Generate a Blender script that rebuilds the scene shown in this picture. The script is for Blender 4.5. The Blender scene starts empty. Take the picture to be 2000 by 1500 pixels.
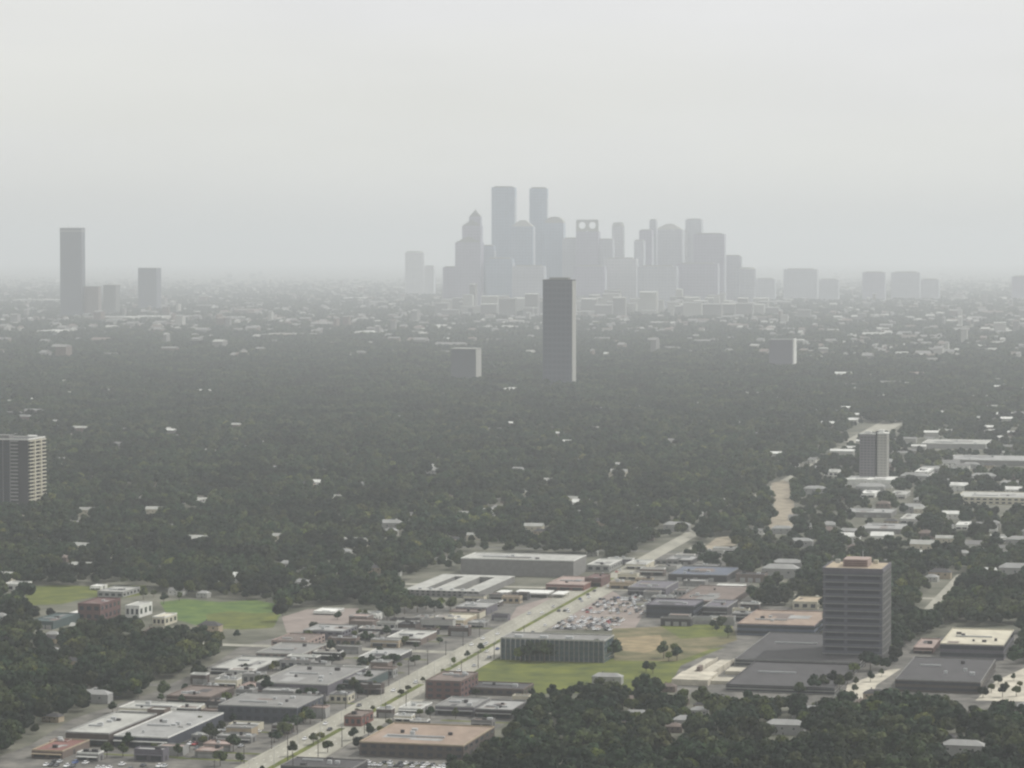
import bpy, bmesh, math, random
import numpy as np
from mathutils import Vector
random.seed(7); RNG = np.random.default_rng(11)
S = bpy.context.scene
COL = S.collection
# ------------------------------------------------------------------ camera
F = 5895.0; H = 266.0; YH = 492.0          # focal length in px of a 2000 px wide frame, eye height, horizon row
PITCH = math.atan((750 - YH) / F)
cam = bpy.data.cameras.new("camera"); cam.sensor_width = 36; cam.lens = 36 * F / 2000
cam.clip_start = 10; cam.clip_end = 120000
cam_o = bpy.data.objects.new("camera", cam); COL.objects.link(cam_o)
cam_o.location = (0, 0, H); cam_o.rotation_euler = (math.pi / 2 - PITCH, 0, 0)
S.camera = cam_o
# ------------------------------------------------------------------ sky, sun, exposure
SUN_EL = math.radians(47); SUN_AZ = math.radians(62)   # azimuth clockwise from the view direction (+Y)
HAZE_DENSITY = 6.8e-5
world = bpy.data.worlds.new("World"); S.world = world; world.use_nodes = True
nt = world.node_tree; nt.nodes.clear()
wo = nt.nodes.new("ShaderNodeOutputWorld"); bg = nt.nodes.new("ShaderNodeBackground")
sky = nt.nodes.new("ShaderNodeTexSky"); sky.sky_type = 'NISHITA'; sky.sun_disc = False
sky.sun_elevation = SUN_EL; sky.sun_rotation = SUN_AZ; sky.dust_density = 6; sky.air_density = 1.2; sky.altitude = 0
hs = nt.nodes.new("ShaderNodeHueSaturation"); hs.inputs["Saturation"].default_value = 0.12
mixs = nt.nodes.new("ShaderNodeMix"); mixs.data_type = 'RGBA'
mixs.inputs[0].default_value = 0.86
tc = nt.nodes.new("ShaderNodeTexCoord"); sx = nt.nodes.new("ShaderNodeSeparateXYZ")
ramp = nt.nodes.new("ShaderNodeValToRGB"); ramp.color_ramp.interpolation = 'EASE'
e = ramp.color_ramp.elements                                     # overcast veil by elevation (sin of the angle)
e[0].position = 0.0; e[0].color = (5.6, 5.62, 5.5, 1)
e[1].position = 0.075; e[1].color = (6.6, 6.62, 6.6, 1)
e2 = e.new(0.03); e2.color = (6.5, 6.52, 6.38, 1)
nz = nt.nodes.new("ShaderNodeTexNoise"); nz.inputs["Scale"].default_value = 5; nz.inputs["Detail"].default_value = 3
mpn = nt.nodes.new("ShaderNodeMapping"); mpn.inputs["Scale"].default_value = (1, 1, 5)
mrn = nt.nodes.new("ShaderNodeMapRange"); mrn.inputs[1].default_value = .3; mrn.inputs[2].default_value = .7
mrn.inputs[3].default_value = .96; mrn.inputs[4].default_value = 1.04
vm = nt.nodes.new("ShaderNodeVectorMath"); vm.operation = 'SCALE'
L = nt.links.new
L(tc.outputs["Generated"], sx.inputs[0]); L(sx.outputs[2], ramp.inputs[0])
L(tc.outputs["Generated"], mpn.inputs[0]); L(mpn.outputs[0], nz.inputs[0]); L(nz.outputs[0], mrn.inputs[0])
n2 = nt.nodes.new("ShaderNodeTexNoise"); n2.inputs["Scale"].default_value = 3.2; n2.inputs["Detail"].default_value = 2; L(mpn.outputs[0], n2.inputs[0])
tint = nt.nodes.new("ShaderNodeValToRGB"); tint.color_ramp.elements[0].position = .38; tint.color_ramp.elements[1].position = .62
tint.color_ramp.elements[0].color = (1.0, 1.0, .965, 1); tint.color_ramp.elements[1].color = (.995, .995, 1.0, 1); L(n2.outputs[0], tint.inputs[0])
vt = nt.nodes.new("ShaderNodeVectorMath"); vt.operation = 'MULTIPLY'; L(ramp.outputs[0], vt.inputs[0]); L(tint.outputs[0], vt.inputs[1])
L(vt.outputs[0], vm.inputs[0]); L(mrn.outputs[0], vm.inputs[3])
L(sky.outputs[0], hs.inputs["Color"]); L(hs.outputs[0], mixs.inputs[6]); L(vm.outputs[0], mixs.inputs[7])
L(mixs.outputs[2], bg.inputs[0]); L(bg.outputs[0], wo.inputs[0]); bg.inputs[1].default_value = 0.135
sun = bpy.data.lights.new("sun", 'SUN'); sun.energy = 3.1; sun.angle = math.radians(1.0); sun.color = (1, .97, .92)
sun_o = bpy.data.objects.new("sun", sun); COL.objects.link(sun_o)
sd = Vector((math.sin(SUN_AZ) * math.cos(SUN_EL), math.cos(SUN_AZ) * math.cos(SUN_EL), math.sin(SUN_EL)))
sun_o.rotation_euler = sd.to_track_quat('Z', 'Y').to_euler(); sun_o.location = (300, 1500, 900)
S.view_settings.view_transform = 'Standard'; S.view_settings.look = 'None'
S.view_settings.exposure = 0.0; S.view_settings.gamma = 1
S.render.engine = 'CYCLES'
cy = S.cycles; cy.max_bounces = 5; cy.diffuse_bounces = 2; cy.glossy_bounces = 2; cy.transparent_max_bounces = 6; cy.volume_bounces = 1
cy.use_denoising = True; cy.filter_width = 2.3; cy.caustics_reflective = False; cy.caustics_refractive = False
cy.use_adaptive_sampling = False
# ------------------------------------------------------------------ projection helpers
cp, sp = math.cos(PITCH), math.sin(PITCH)
def G(px, py, z=0.0):
    a = (px - 1000) / F; b = (750 - py) / F
    dx, dy, dz = a, cp + b * sp, -sp + b * cp
    t = (z - H) / dz
    return Vector((dx * t, dy * t, z))
def PX(x, y, z=0.0):
    zz = z - H
    fwd = y * cp - zz * sp; up = y * sp + zz * cp
    return 1000 + F * x / fwd, 750 - F * up / fwd
ANG = math.radians(14.0)                                   # the street grid is turned this much to the right
U = Vector((math.sin(ANG), math.cos(ANG), 0)); V = Vector((math.cos(ANG), -math.sin(ANG), 0))
def bis(fn, lo, hi):
    for _ in range(44):
        m = (lo + hi) / 2
        if fn(m) > 0: hi = m
        else: lo = m
    return (lo + hi) / 2
# ------------------------------------------------------------------ materials
MATS = {}
def mat(name, col, rough=.85, var=.18, scale=.4, col2=None, bump=0, spec=.3, metallic=0, island=False, objrand=0, stretch=None):
    if name in MATS: return MATS[name]
    m = bpy.data.materials.new(name); m.use_nodes = True; n = m.node_tree; b = n.nodes["Principled BSDF"]
    b.inputs["Roughness"].default_value = rough; b.inputs["Specular IOR Level"].default_value = spec; b.inputs["Metallic"].default_value = metallic
    c1 = tuple(max(0, c * (1 - var)) for c in col); c2 = col2 or tuple(min(1, c * (1 + var)) for c in col)
    g = n.nodes.new("ShaderNodeNewGeometry"); t = n.nodes.new("ShaderNodeTexNoise"); t.inputs["Scale"].default_value = scale
    t.inputs["Detail"].default_value = 5; t.inputs["Roughness"].default_value = .65
    src = g.outputs["Position"]
    if stretch:
        mp = n.nodes.new("ShaderNodeMapping"); mp.inputs["Rotation"].default_value = (0, 0, ANG); mp.inputs["Scale"].default_value = stretch
        n.links.new(src, mp.inputs[0]); src = mp.outputs[0]
    n.links.new(src, t.inputs["Vector"])
    r = n.nodes.new("ShaderNodeValToRGB"); r.color_ramp.elements[0].position = .32; r.color_ramp.elements[1].position = .68
    r.color_ramp.elements[0].color = (*c1, 1); r.color_ramp.elements[1].color = (*c2, 1)
    n.links.new(t.outputs[0], r.inputs[0]); out = r.outputs[0]
    if objrand:
        oi = n.nodes.new("ShaderNodeObjectInfo"); mr = n.nodes.new("ShaderNodeMapRange"); mr.inputs[3].default_value = 1 - objrand; mr.inputs[4].default_value = 1 + objrand
        v = n.nodes.new("ShaderNodeVectorMath"); v.operation = 'SCALE'
        n.links.new(oi.outputs["Random"], mr.inputs[0]); n.links.new(out, v.inputs[0]); n.links.new(mr.outputs[0], v.inputs[3]); out = v.outputs[0]
    n.links.new(out, b.inputs["Base Color"])
    if bump:
        bp = n.nodes.new("ShaderNodeBump"); bp.inputs["Strength"].default_value = bump; n.links.new(t.outputs[0], bp.inputs["Height"]); n.links.new(bp.outputs[0], b.inputs["Normal"])
    MATS[name] = m; return m
def facade(name, wall, glass, fh=3.8, fw=3.2, vfrac=.5, hfrac=.25):
    """wall cladding with rows of far-off windows set into it (pattern of one wall)"""
    if name in MATS: return MATS[name]
    m = bpy.data.materials.new(name); m.use_nodes = True; n = m.node_tree; b = n.nodes["Principled BSDF"]
    b.inputs["Roughness"].default_value = .45
    t = n.nodes.new("ShaderNodeTexCoord"); s = n.nodes.new("ShaderNodeSeparateXYZ"); n.links.new(t.outputs["Object"], s.inputs[0])
    def mth(op, a, bb=None):
        x = n.nodes.new("ShaderNodeMath"); x.operation = op
        for i, q in enumerate((a, bb)):
            if q is None: continue
            if isinstance(q, (int, float)): x.inputs[i].default_value = q
            else: n.links.new(q, x.inputs[i])
        return x.outputs[0]
    hz = mth('GREATER_THAN', mth('FRACT', mth('DIVIDE', s.outputs[2], fh)), 1 - vfrac)
    sxy = mth('ADD', s.outputs[0], s.outputs[1])
    vt = mth('GREATER_THAN', mth('FRACT', mth('DIVIDE', sxy, fw)), hfrac)
    k = mth('MULTIPLY', hz, vt)
    mx = n.nodes.new("ShaderNodeMix"); mx.data_type = 'RGBA'; mx.inputs[6].default_value = (*wall, 1); mx.inputs[7].default_value = (*glass, 1)
    n.links.new(k, mx.inputs[0])
    nzz = n.nodes.new("ShaderNodeTexNoise"); nzz.inputs["Scale"].default_value = .03; n.links.new(t.outputs["Object"], nzz.inputs[0])
    mr = n.nodes.new("ShaderNodeMapRange"); mr.inputs[3].default_value = .85; mr.inputs[4].default_value = 1.15; n.links.new(nzz.outputs[0], mr.inputs[0])
    v = n.nodes.new("ShaderNodeVectorMath"); v.operation = 'SCALE'; n.links.new(mx.outputs[2], v.inputs[0]); n.links.new(mr.outputs[0], v.inputs[3])
    n.links.new(v.outputs[0], b.inputs["Base Color"]); MATS[name] = m; return m
COLS = dict(white=(.6, .6, .57), cream=(.46, .43, .34), pale=(.34, .34, .315), tan=(.34, .28, .2), orange=(.25, .19, .148), brown=(.145, .115, .1),
            darkbrown=(.075, .06, .054), navy=(.045, .05, .065), grey=(.185, .182, .175), dark=(.052, .05, .052), black=(.03, .03, .034), maroon=(.115, .065, .06),
            red=(.17, .08, .068), pink=(.29, .225, .2), teal=(.06, .085, .085), blue=(.1, .115, .15), purple=(.115, .108, .125), lightgrey=(.27, .27, .262), green=(.1, .16, .08))
def roofm(c): return mat("roof " + c, COLS[c], .8, .2, .12, stretch=(1, .35, 1))
def wallm(c): return mat("wall " + c, COLS[c], .8, .14, .3)
GLASS = mat("window glass", (.035, .042, .05), .15, .3, .25, spec=.6)
GLASSB = mat("blue window glass", (.05, .08, .1), .15, .3, .25, spec=.6)
METAL = mat("galvanised metal", (.42, .43, .43), .5, .15, 1.5)
POLE = mat("weathered dark pole", (.06, .055, .05), .8, .2, 2)
CONC = mat("pale concrete", (.28, .27, .225), .9, .25, .07, stretch=(1, .2, 1))
CONC2 = mat("bright concrete", (.42, .39, .32), .9, .3, .09)
ASPH = mat("asphalt", (.105, .103, .1), .9, .25, .06)
LOT = mat("worn parking surface", (.085, .084, .08), .9, .5, .06, col2=(.19, .18, .158))
LOTP = mat("pinkish paving", (.22, .185, .165), .9, .2, .06)
DIRT = mat("bare tan dirt", (.22, .175, .1), 1, .4, .09)
PAINT = mat("road paint", (.75, .75, .7), .7, .1, 1)
GRASS = mat("mown grass", (.06, .085, .014), 1, .35, .05, col2=(.135, .15, .024))
GRASS2 = mat("fresh green grass", (.045, .105, .022), 1, .3, .06, col2=(.11, .16, .03))
DRY = mat("dry grass", (.09, .1, .035), 1, .35, .05, col2=(.2, .165, .095))
GROUND = mat("suburban ground", (.05, .058, .034), 1, .35, .02, col2=(.17, .165, .13))
def leaf(name, a, b, c):
    m = bpy.data.materials.new(name); m.use_nodes = True; n = m.node_tree; p = n.nodes["Principled BSDF"]; p.inputs["Roughness"].default_value = .75
    p.inputs["Specular IOR Level"].default_value = .15
    oi = n.nodes.new("ShaderNodeObjectInfo"); r = n.nodes.new("ShaderNodeValToRGB"); n.links.new(oi.outputs["Random"], r.inputs[0])
    r.color_ramp.elements[0].color = (*a, 1); r.color_ramp.elements[1].color = (*c, 1); r.color_ramp.elements.new(.55).color = (*b, 1)
    g = n.nodes.new("ShaderNodeNewGeometry"); mr = n.nodes.new("ShaderNodeMapRange"); mr.inputs[3].default_value = .35; mr.inputs[4].default_value = 1.6
    n.links.new(g.outputs["Random Per Island"], mr.inputs[0]); v = n.nodes.new("ShaderNodeVectorMath"); v.operation = 'SCALE'
    # patches of different planting over the town
    nn = n.nodes.new("ShaderNodeTexNoise"); nn.inputs["Scale"].default_value = .011; nn.inputs["Detail"].default_value = 3; n.links.new(g.outputs["Position"], nn.inputs[0])
    m2 = n.nodes.new("ShaderNodeMapRange"); m2.inputs[1].default_value = .35; m2.inputs[2].default_value = .65; m2.inputs[3].default_value = .4; m2.inputs[4].default_value = 1.9
    n.links.new(nn.outputs[0], m2.inputs[0]); mm = n.nodes.new("ShaderNodeMath"); mm.operation = 'MULTIPLY'; n.links.new(mr.outputs[0], mm.inputs[0]); n.links.new(m2.outputs[0], mm.inputs[1])
    n.links.new(r.outputs[0], v.inputs[0]); n.links.new(mm.outputs[0], v.inputs[3]); n.links.new(v.outputs[0], p.inputs["Base Color"]); return m
LEAF = leaf("foliage", (.01, .021, .01), (.018, .031, .012), (.042, .05, .018))
LEAFY = leaf("olive foliage", (.04, .055, .012), (.06, .075, .015), (.08, .08, .025))
BARK = mat("bark", (.09, .07, .055), .95, .2, 1.5)
# ------------------------------------------------------------------ mesh helpers
class MB:
    def __init__(s): s.v = []; s.f = []; s.m = []
    def box(s, x0, x1, y0, y1, z0, z1, mi=0, top=True, bottom=True):
        b = len(s.v); s.v += [(x0, y0, z0), (x1, y0, z0), (x1, y1, z0), (x0, y1, z0), (x0, y0, z1), (x1, y0, z1), (x1, y1, z1), (x0, y1, z1)]
        fs = [(0, 1, 5, 4), (1, 2, 6, 5), (2, 3, 7, 6), (3, 0, 4, 7)] + ([(4, 5, 6, 7)] if top else []) + ([(3, 2, 1, 0)] if bottom else [])
        s.f += [tuple(b + i for i in f) for f in fs]; s.m += [mi] * len(fs); return s
    def prism(s, pts, z0, z1, mi=0, scale_top=1.0, c=None):
        n = len(pts); b = len(s.v); c = c or (sum(p[0] for p in pts) / n, sum(p[1] for p in pts) / n)
        s.v += [(p[0], p[1], z0) for p in pts] + [(c[0] + (p[0] - c[0]) * scale_top, c[1] + (p[1] - c[1]) * scale_top, z1) for p in pts]
        s.f += [(b + i, b + (i + 1) % n, b + n + (i + 1) % n, b + n + i) for i in range(n)] + [tuple(b + n + i for i in range(n)), tuple(b + i for i in reversed(range(n)))]
        s.m += [mi] * (n + 2); return s
    def cyl(s, x, y, r, z0, z1, n=10, mi=0, st=1.0):
        return s.prism([(x + r * math.cos(2 * math.pi * i / n), y + r * math.sin(2 * math.pi * i / n)) for i in range(n)], z0, z1, mi, st)
    def poly(s, vs, fs, mi=0):
        b = len(s.v); s.v += list(vs); s.f += [tuple(b + i for i in f) for f in fs]; s.m += [mi] * len(fs); return s
    def mesh(s, name, mats):
        me = bpy.data.meshes.new(name); me.from_pydata(s.v, [], s.f)
        for m in (mats if isinstance(mats, (list, tuple)) else [mats]): me.materials.append(m)
        me.polygons.foreach_set("material_index", s.m); me.update(); return me
def ob(name, mb, mats, parent=None, loc=None, rz=0):
    me = mb if isinstance(mb, bpy.types.Mesh) else mb.mesh(name, mats)
    o = bpy.data.objects.new(name, me); COL.objects.link(o)
    if parent: o.parent = parent
    if loc is not None: o.location = loc
    if rz: o.rotation_euler = (0, 0, rz)
    return o
def thing(name, label, cat, loc, rz=0, group=None):
    o = bpy.data.objects.new(name, None); COL.objects.link(o); o.empty_display_size = 3
    o.location = loc; o.rotation_euler = (0, 0, rz); o["label"] = label; o["category"] = cat
    if group: o["group"] = group
    return o
def dup(root, loc, rz, label=None, group=None, scale=None):
    r = root.copy(); COL.objects.link(r); r.location = loc; r.rotation_euler = (0, 0, rz)
    if scale: r.scale = scale
    if label: r["label"] = label
    if group: r["group"] = group
    for ch in root.children:
        c = ch.copy(); COL.objects.link(c); c.parent = r
        for g in ch.children:
            d = g.copy(); COL.objects.link(d); d.parent = c
    return r
def sheet(name, pts, m, z, kind='structure', world_pts=False):
    mb = MB(); ps = [Vector(p) if world_pts else G(*p) for p in pts]; n = len(ps)
    mb.v = [(p[0], p[1], z) for p in ps]; mb.f = [tuple(range(n))]; mb.m = [0]
    me = mb.mesh(name, m); o = bpy.data.objects.new(name, me); COL.objects.link(o); o["kind"] = kind
    if me.polygons[0].normal.z < 0: me.flip_normals()
    return o
FOOT = []      # (u, v, halfu, halfv) in the grid frame, keeps trees off
SIL = []       # (distance, polygon in picture) keeps trees from standing right before a building the photo shows
CLEAR = []
def register(P, w, d, h, margin=4, sil=True, low=.3, along=U, across=V):
    c = P + across * (w / 2) + along * (d / 2)
    FOOT.append((c.dot(U), c.dot(V), d / 2 + margin, w / 2 + margin))
    if sil:
        a, b = P, P + across * w; A, B = a + along * d, b + along * d
        SIL.append((P.y, [PX(a.x, a.y, h * low), PX(b.x, b.y, h * low), PX(B.x, B.y, h * low), PX(B.x, B.y, h), PX(A.x, A.y, h), PX(a.x, a.y, h)]))
def solve(xl, xr, yb, yt, yk):
    P = G(xl, yb)
    w = bis(lambda t: PX(*(P + V * t)[:2])[0] - xr, 1, 900)
    h = bis(lambda t: yt - PX(P.x, P.y, t)[1], 0.5, 400)
    d = bis(lambda t: yk - PX((P + U * t).x, (P + U * t).y, h)[1], 4, 900)
    return P, w, d, h
# ------------------------------------------------------------------ the setting
gm = MB(); gm.v = [(-30000, -500, 0), (30000, -500, 0), (30000, 58000, 0), (-30000, 58000, 0)]; gm.f = [(0, 1, 2, 3)]; gm.m = [0]
g = ob("ground", gm, GROUND); g["kind"] = "structure"
# paved and planted lots (polygons given where their outline lies)
sheet("paved_lots", [(-60, 1540), (-60, 1500), (60, 1455), (140, 1405), (300, 1352), (420, 1295), (470, 1262), (560, 1240), (640, 1212), (740, 1190), (900, 1180), (1000, 1170), (1090, 1140), (1230, 1118),
                     (1300, 1120), (1290, 1225), (1000, 1235), (905, 1292), (930, 1338), (1045, 1348), (1010, 1400), (940, 1440), (880, 1500), (860, 1540)], LOT, .02)
sheet("car_park", [(985, 1226), (1010, 1185), (1100, 1158), (1190, 1150), (1260, 1195), (1240, 1227)], LOTP, .05)
sheet("grass_field", [(905, 1297), (960, 1286), (1300, 1283), (1420, 1262), (1330, 1300), (1300, 1350), (1050, 1356), (940, 1340)], GRASS, .05)
sheet("dry_field", [(1195, 1228), (1430, 1218), (1440, 1250), (1320, 1292), (1200, 1290)], DRY, .08)
sheet("dirt_patch", [(1205, 1246), (1290, 1240), (1300, 1262), (1260, 1276), (1210, 1270)], DIRT, .11)
sheet("lawn", [(1290, 1222), (1432, 1218), (1425, 1242), (1330, 1248)], GRASS, .12)
sheet("playing_field", [(312, 1176), (360, 1170), (430, 1176), (500, 1172), (540, 1180), (548, 1200), (536, 1222), (470, 1228), (400, 1226), (330, 1206)], GRASS2, .02)
sheet("outfield_grass", [(402, 1200), (450, 1194), (500, 1198), (546, 1196), (534, 1226), (470, 1230), (410, 1226)], GRASS, .05)
#sheet("infield_dirt", [(372, 1190), (428, 1187), (432, 1204), (385, 1207)], DIRT, .08)
sheet("park_meadow", [(40, 1146), (120, 1143), (200, 1146), (285, 1143), (290, 1160), (230, 1170), (180, 1166), (120, 1180), (60, 1182)], GRASS, .02)
#sheet("park_path", [(110, 1172), (200, 1150), (270, 1149), (270, 1156), (205, 1158), (130, 1180)], CONC, .05)
sheet("pale_car_park", [(550, 1205), (600, 1190), (700, 1188), (720, 1224), (560, 1236)], LOTP, .05)
sheet("complex_yard", [(1300, 1350), (1320, 1285), (1430, 1225), (1700, 1240), (1800, 1250), (1860, 1240), (2060, 1225), (2060, 1400), (1900, 1400), (1640, 1385), (1450, 1370)], LOT, .03)
sheet("cream_forecourt", [(1905, 1368), (1945, 1330), (2000, 1305), (2060, 1300), (2060, 1372)], CONC2, .06)
sheet("driveway", [(1648, 1366), (1655, 1338), (1735, 1308), (1760, 1306), (1712, 1338), (1700, 1366)], CONC2, .06)
sheet("right_lots", [(1190, 1120), (1300, 1080), (1460, 1090), (1470, 1180), (1600, 1190), (1600, 1235), (1300, 1235), (1270, 1160)], LOT, .015)
# avenue: a straight boulevard running away through the town
AX0 = G(575, 1475); AU, AV = AX0.dot(U), AX0.dot(V)
END = G(1985, 690); AVE_L = (END - AX0).length
adir = (END - AX0).normalized(); aperp = Vector((adir.y, -adir.x, 0))
def strip(name, off0, off1, m, z, s0=-220, s1=None, d=adir, p=aperp, o=AX0):
    s1 = AVE_L + 400 if s1 is None else s1
    return sheet(name, [(o + d * s0 + p * off0)[:], (o + d * s1 + p * off0)[:], (o + d * s1 + p * off1)[:], (o + d * s0 + p * off1)[:]], m, z, world_pts=True)
strip("avenue_road", -15.5, 15.5, CONC, .13, -220, 900)
strip("avenue_road", -8, 8, CONC, .13, 900, 2700)
strip("avenue_road", -19, 19, CONC, .13, 2700, None)
def slab(name, off0, off1, m, z0, z1, s0, s1):
    mb = MB(); P = [AX0 + adir * a + aperp * b for a, b in ((s0, off0), (s0, off1), (s1, off1), (s1, off0))]
    mb.prism([(q.x, q.y) for q in P], z0, z1); o = ob(name, mb, m); o["kind"] = "structure"; return o
seg = [(-220, 92), (104, 268), (282, 520), (536, 890)]
for a, b in seg: slab("median", -1.8, 1.8, GRASS, 0.0, .27, a, b)
slab("pavement", -18.2, -15.5, CONC, 0, .26, -220, 900); slab("pavement", 15.5, 18.2, CONC, 0, .26, -220, 900)
pm = MB()
for side in (-1, 1):
    for k, off in enumerate((6.8, 11.1)):
        for s_ in range(-200, 890, 12):
            c = AX0 + adir * s_ + aperp * side * off
            a = c + adir * 3
            w_ = aperp * .12
            pm.poly([(c - w_).to_tuple(), (c + w_).to_tuple(), (a + w_).to_tuple(), (a - w_).to_tuple()], [(0, 1, 2, 3)])
for i, v in enumerate(pm.v): pm.v[i] = (v[0], v[1], .145)
o = ob("lane_markings", pm, PAINT); o["kind"] = "structure"
STREETS = []
def cross(px, py, lo, hi, w=9, m=ASPH, z=.1):
    P = G(px, py); mb = [P + V * lo - U * w / 2, P + V * hi - U * w / 2, P + V * hi + U * w / 2, P + V * lo + U * w / 2]
    sheet("side_street", [q[:] for q in mb], m, z, world_pts=True); c = P + V * (lo + hi) / 2
    FOOT.append((c.dot(U), c.dot(V), w / 2 + 5, (hi - lo) / 2))
cross(905, 1275, -260, 0, 12, CONC, .115); cross(760, 1355, -170, 60, 10, LOT, .105); cross(1130, 1150, -200, 420, 11, CONC, .1); cross(1300, 1078, -200, 300, 7, ASPH, .1)
cross(1500, 985, -300, 350, 7, ASPH, .1); cross(1640, 900, -300, 400, 8, ASPH, .1)
def lane(px, py, length, w=9):
    P = G(px, py); mb = [P - V * w / 2, P + V * w / 2, P + V * w / 2 + U * length, P - V * w / 2 + U * length]
    sheet("side_street", [q[:] for q in mb], CONC, .09, world_pts=True)
    c = P + U * length / 2; FOOT.append((c.dot(U), c.dot(V), length / 2, w / 2 + 4))
lane(1790, 1215, 330, 7); lane(1240, 1130, 300, 8)
sheet("bare_clearing", [(1500, 1034), (1552, 1034), (1550, 950), (1530, 938), (1506, 944), (1512, 985)], mat("pale earth", (.26, .225, .17), 1, .4, .08), .15)
sheet("bare_clearing", [(1372, 1072), (1400, 1050), (1440, 1046), (1438, 1064), (1400, 1080)], MATS["pale earth"], .15)
CLEAR += [
 [(1506, 1034), (1550, 1034), (1548, 950), (1530, 938), (1508, 944), (1514, 985)], [(1376, 1070), (1400, 1050), (1438, 1046), (1436, 1062), (1400, 1078)],
 [(-80, 1500), (0, 1492), (60, 1440), (140, 1402), (300, 1350), (420, 1292), (430, 1262), (560, 1236), (548, 1200), (590, 1186), (690, 1182), (770, 1196), (860, 1195), (900, 1172), (780, 1166), (785, 1140), (850, 1112), (900, 1112),
  (900, 1078), (1140, 1084), (1180, 1098), (1290, 1095), (1300, 1112), (1400, 1130), (1460, 1140), (1470, 1188), (1600, 1190), (1610, 1240), (1700, 1262), (1690, 1300), (1640, 1338), (1450, 1345), (1312, 1332), (1290, 1318), (1050, 1345),
  (1035, 1385), (965, 1430), (905, 1475), (850, 1500), (840, 1600), (-80, 1600)],
 [(40, 1146), (275, 1144), (330, 1166), (545, 1172), (550, 1226), (400, 1226), (310, 1206), (60, 1182)],
 [(1835, 1225), (1990, 1222), (1985, 1262), (1960, 1335), (1900, 1372), (1745, 1345), (1735, 1310), (1780, 1275)],
 [(1905, 1366), (1945, 1326), (2010, 1300), (2060, 1290), (2060, 1366)], [(1650, 1362), (1660, 1335), (1735, 1306), (1745, 1318), (1700, 1362)]]
# ------------------------------------------------------------------ buildings
def nframe(px):
    return "left" if px < 700 else "middle" if px < 1300 else "right"
def lowrise(name, label, cat, xl, xr, yb, yt, yk, wc, rc, style='shop', floors=1, units=3, edge='white', group=None, sil=True, low=.3, glass=None):
    P, w, d, h = solve(xl, xr, yb, yt, yk); d = min(d, 140)
    return mkbuild(name, label, cat, P, w, d, h, wc, rc, style, floors, units, edge, group, sil, low, glass)
def mkbuild(name, label, cat, P, w, d, h, wc, rc, style, floors, units, edge, group=None, sil=True, low=.3, glass=None, rz=-ANG):
    glass = glass or GLASS
    t = thing(name, label, cat, P, rz, group); register(P, w, d, h, 3, sil, low)
    ob("wall", MB().box(0, w, 0, d, 0, h, top=False), wallm(wc), t)
    ob("roof", MB().box(.3, w - .3, .3, d - .3, h - .35, h + .05), roofm(rc), t)
    p = .32; e_ = MB(); q = -.03
    e_.box(q, w - q, q, p, h + .0, h + .75).box(q, w - q, d - p, d - q, h, h + .75).box(q, p, p, d - p, h, h + .75).box(w - p, w - q, p, d - p, h, h + .75)
    ob("parapet", e_, wallm(edge), t)
    rr = random.Random(int(P.x * 13 + P.y * 7))
    for k in range(units):
        a, b = rr.uniform(.12, .82) * w, rr.uniform(.15, .8) * d; s_ = rr.uniform(1.3, 3.2)
        ob("rooftop_unit", MB().box(a, a + s_, b, b + s_ * .8, h + .05, h + .05 + rr.uniform(1, 2)), METAL if rr.random() < .6 else wallm("dark"), t)
    for k in range(0 if rc == 'dark' else 3 if w * d > 500 else 1):
        a, b = rr.uniform(.06, .6) * w, rr.uniform(.08, .6) * d; s_ = rr.uniform(.12, .34)
        ob("roof_patch", MB().box(a, a + w * s_, b, b + d * rr.uniform(.1, .3), h + .05, h + .09 + k * .03), roofm(rr.choice((rc, 'lightgrey', 'grey', 'dark', 'brown'))), t)
    if w * d > 700:
        b = rr.uniform(.3, .7) * d; ob("duct", MB().box(w * .15, w * rr.uniform(.4, .8), b, b + .9, h + .2, h + 1.1), METAL, t)
    fh = h / floors
    if style == 'shop':
        n = max(2, int(w / 9)); n = min(n, 9); ww = w / n
        for i in range(n): ob("window", MB().box(i * ww + ww * .14, (i + 1) * ww - ww * .14, -.06, .05, .5, min(h * .58, 3.3)), glass, t)
        ob("canopy", MB().box(.4, w - .4, -2.2, -.04, min(h * .6, 3.4), min(h * .6, 3.4) + .35), wallm(edge), t)
        ob("door", MB().box(w - .0, w + .07, d * .4, d * .4 + 2.4, 0.02, 2.6), wallm("dark"), t)
    elif style == 'band':
        for k in range(floors):
            z0 = k * fh + fh * .38; z1 = k * fh + fh * .86
            ob("window_band", MB().box(-.06, w + .06, -.06, d + .06, z0, z1), glass, t)
    elif style == 'grid':
        n = max(3, min(int(w / 5), 14)); ww = w / n; nd = max(2, min(int(d / 7), 6)); wd = d / nd
        for k in range(floors):
            z0 = k * fh + fh * .3; z1 = k * fh + fh * .78
            for i in range(n): ob("window", MB().box(i * ww + ww * .22, (i + 1) * ww - ww * .22, -.05, .05, z0, z1), glass, t)
            for i in range(nd): ob("window", MB().box(w - .05, w + .05, i * wd + wd * .25, (i + 1) * wd - wd * .25, z0, z1), glass, t)
    elif style == 'plain':
        for i in range(3): ob("loading_door", MB().box(w * (.15 + .27 * i), w * (.15 + .27 * i) + 4, -.06, .05, .03, min(3.6, h * .6)), wallm("lightgrey"), t)
    return t
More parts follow.
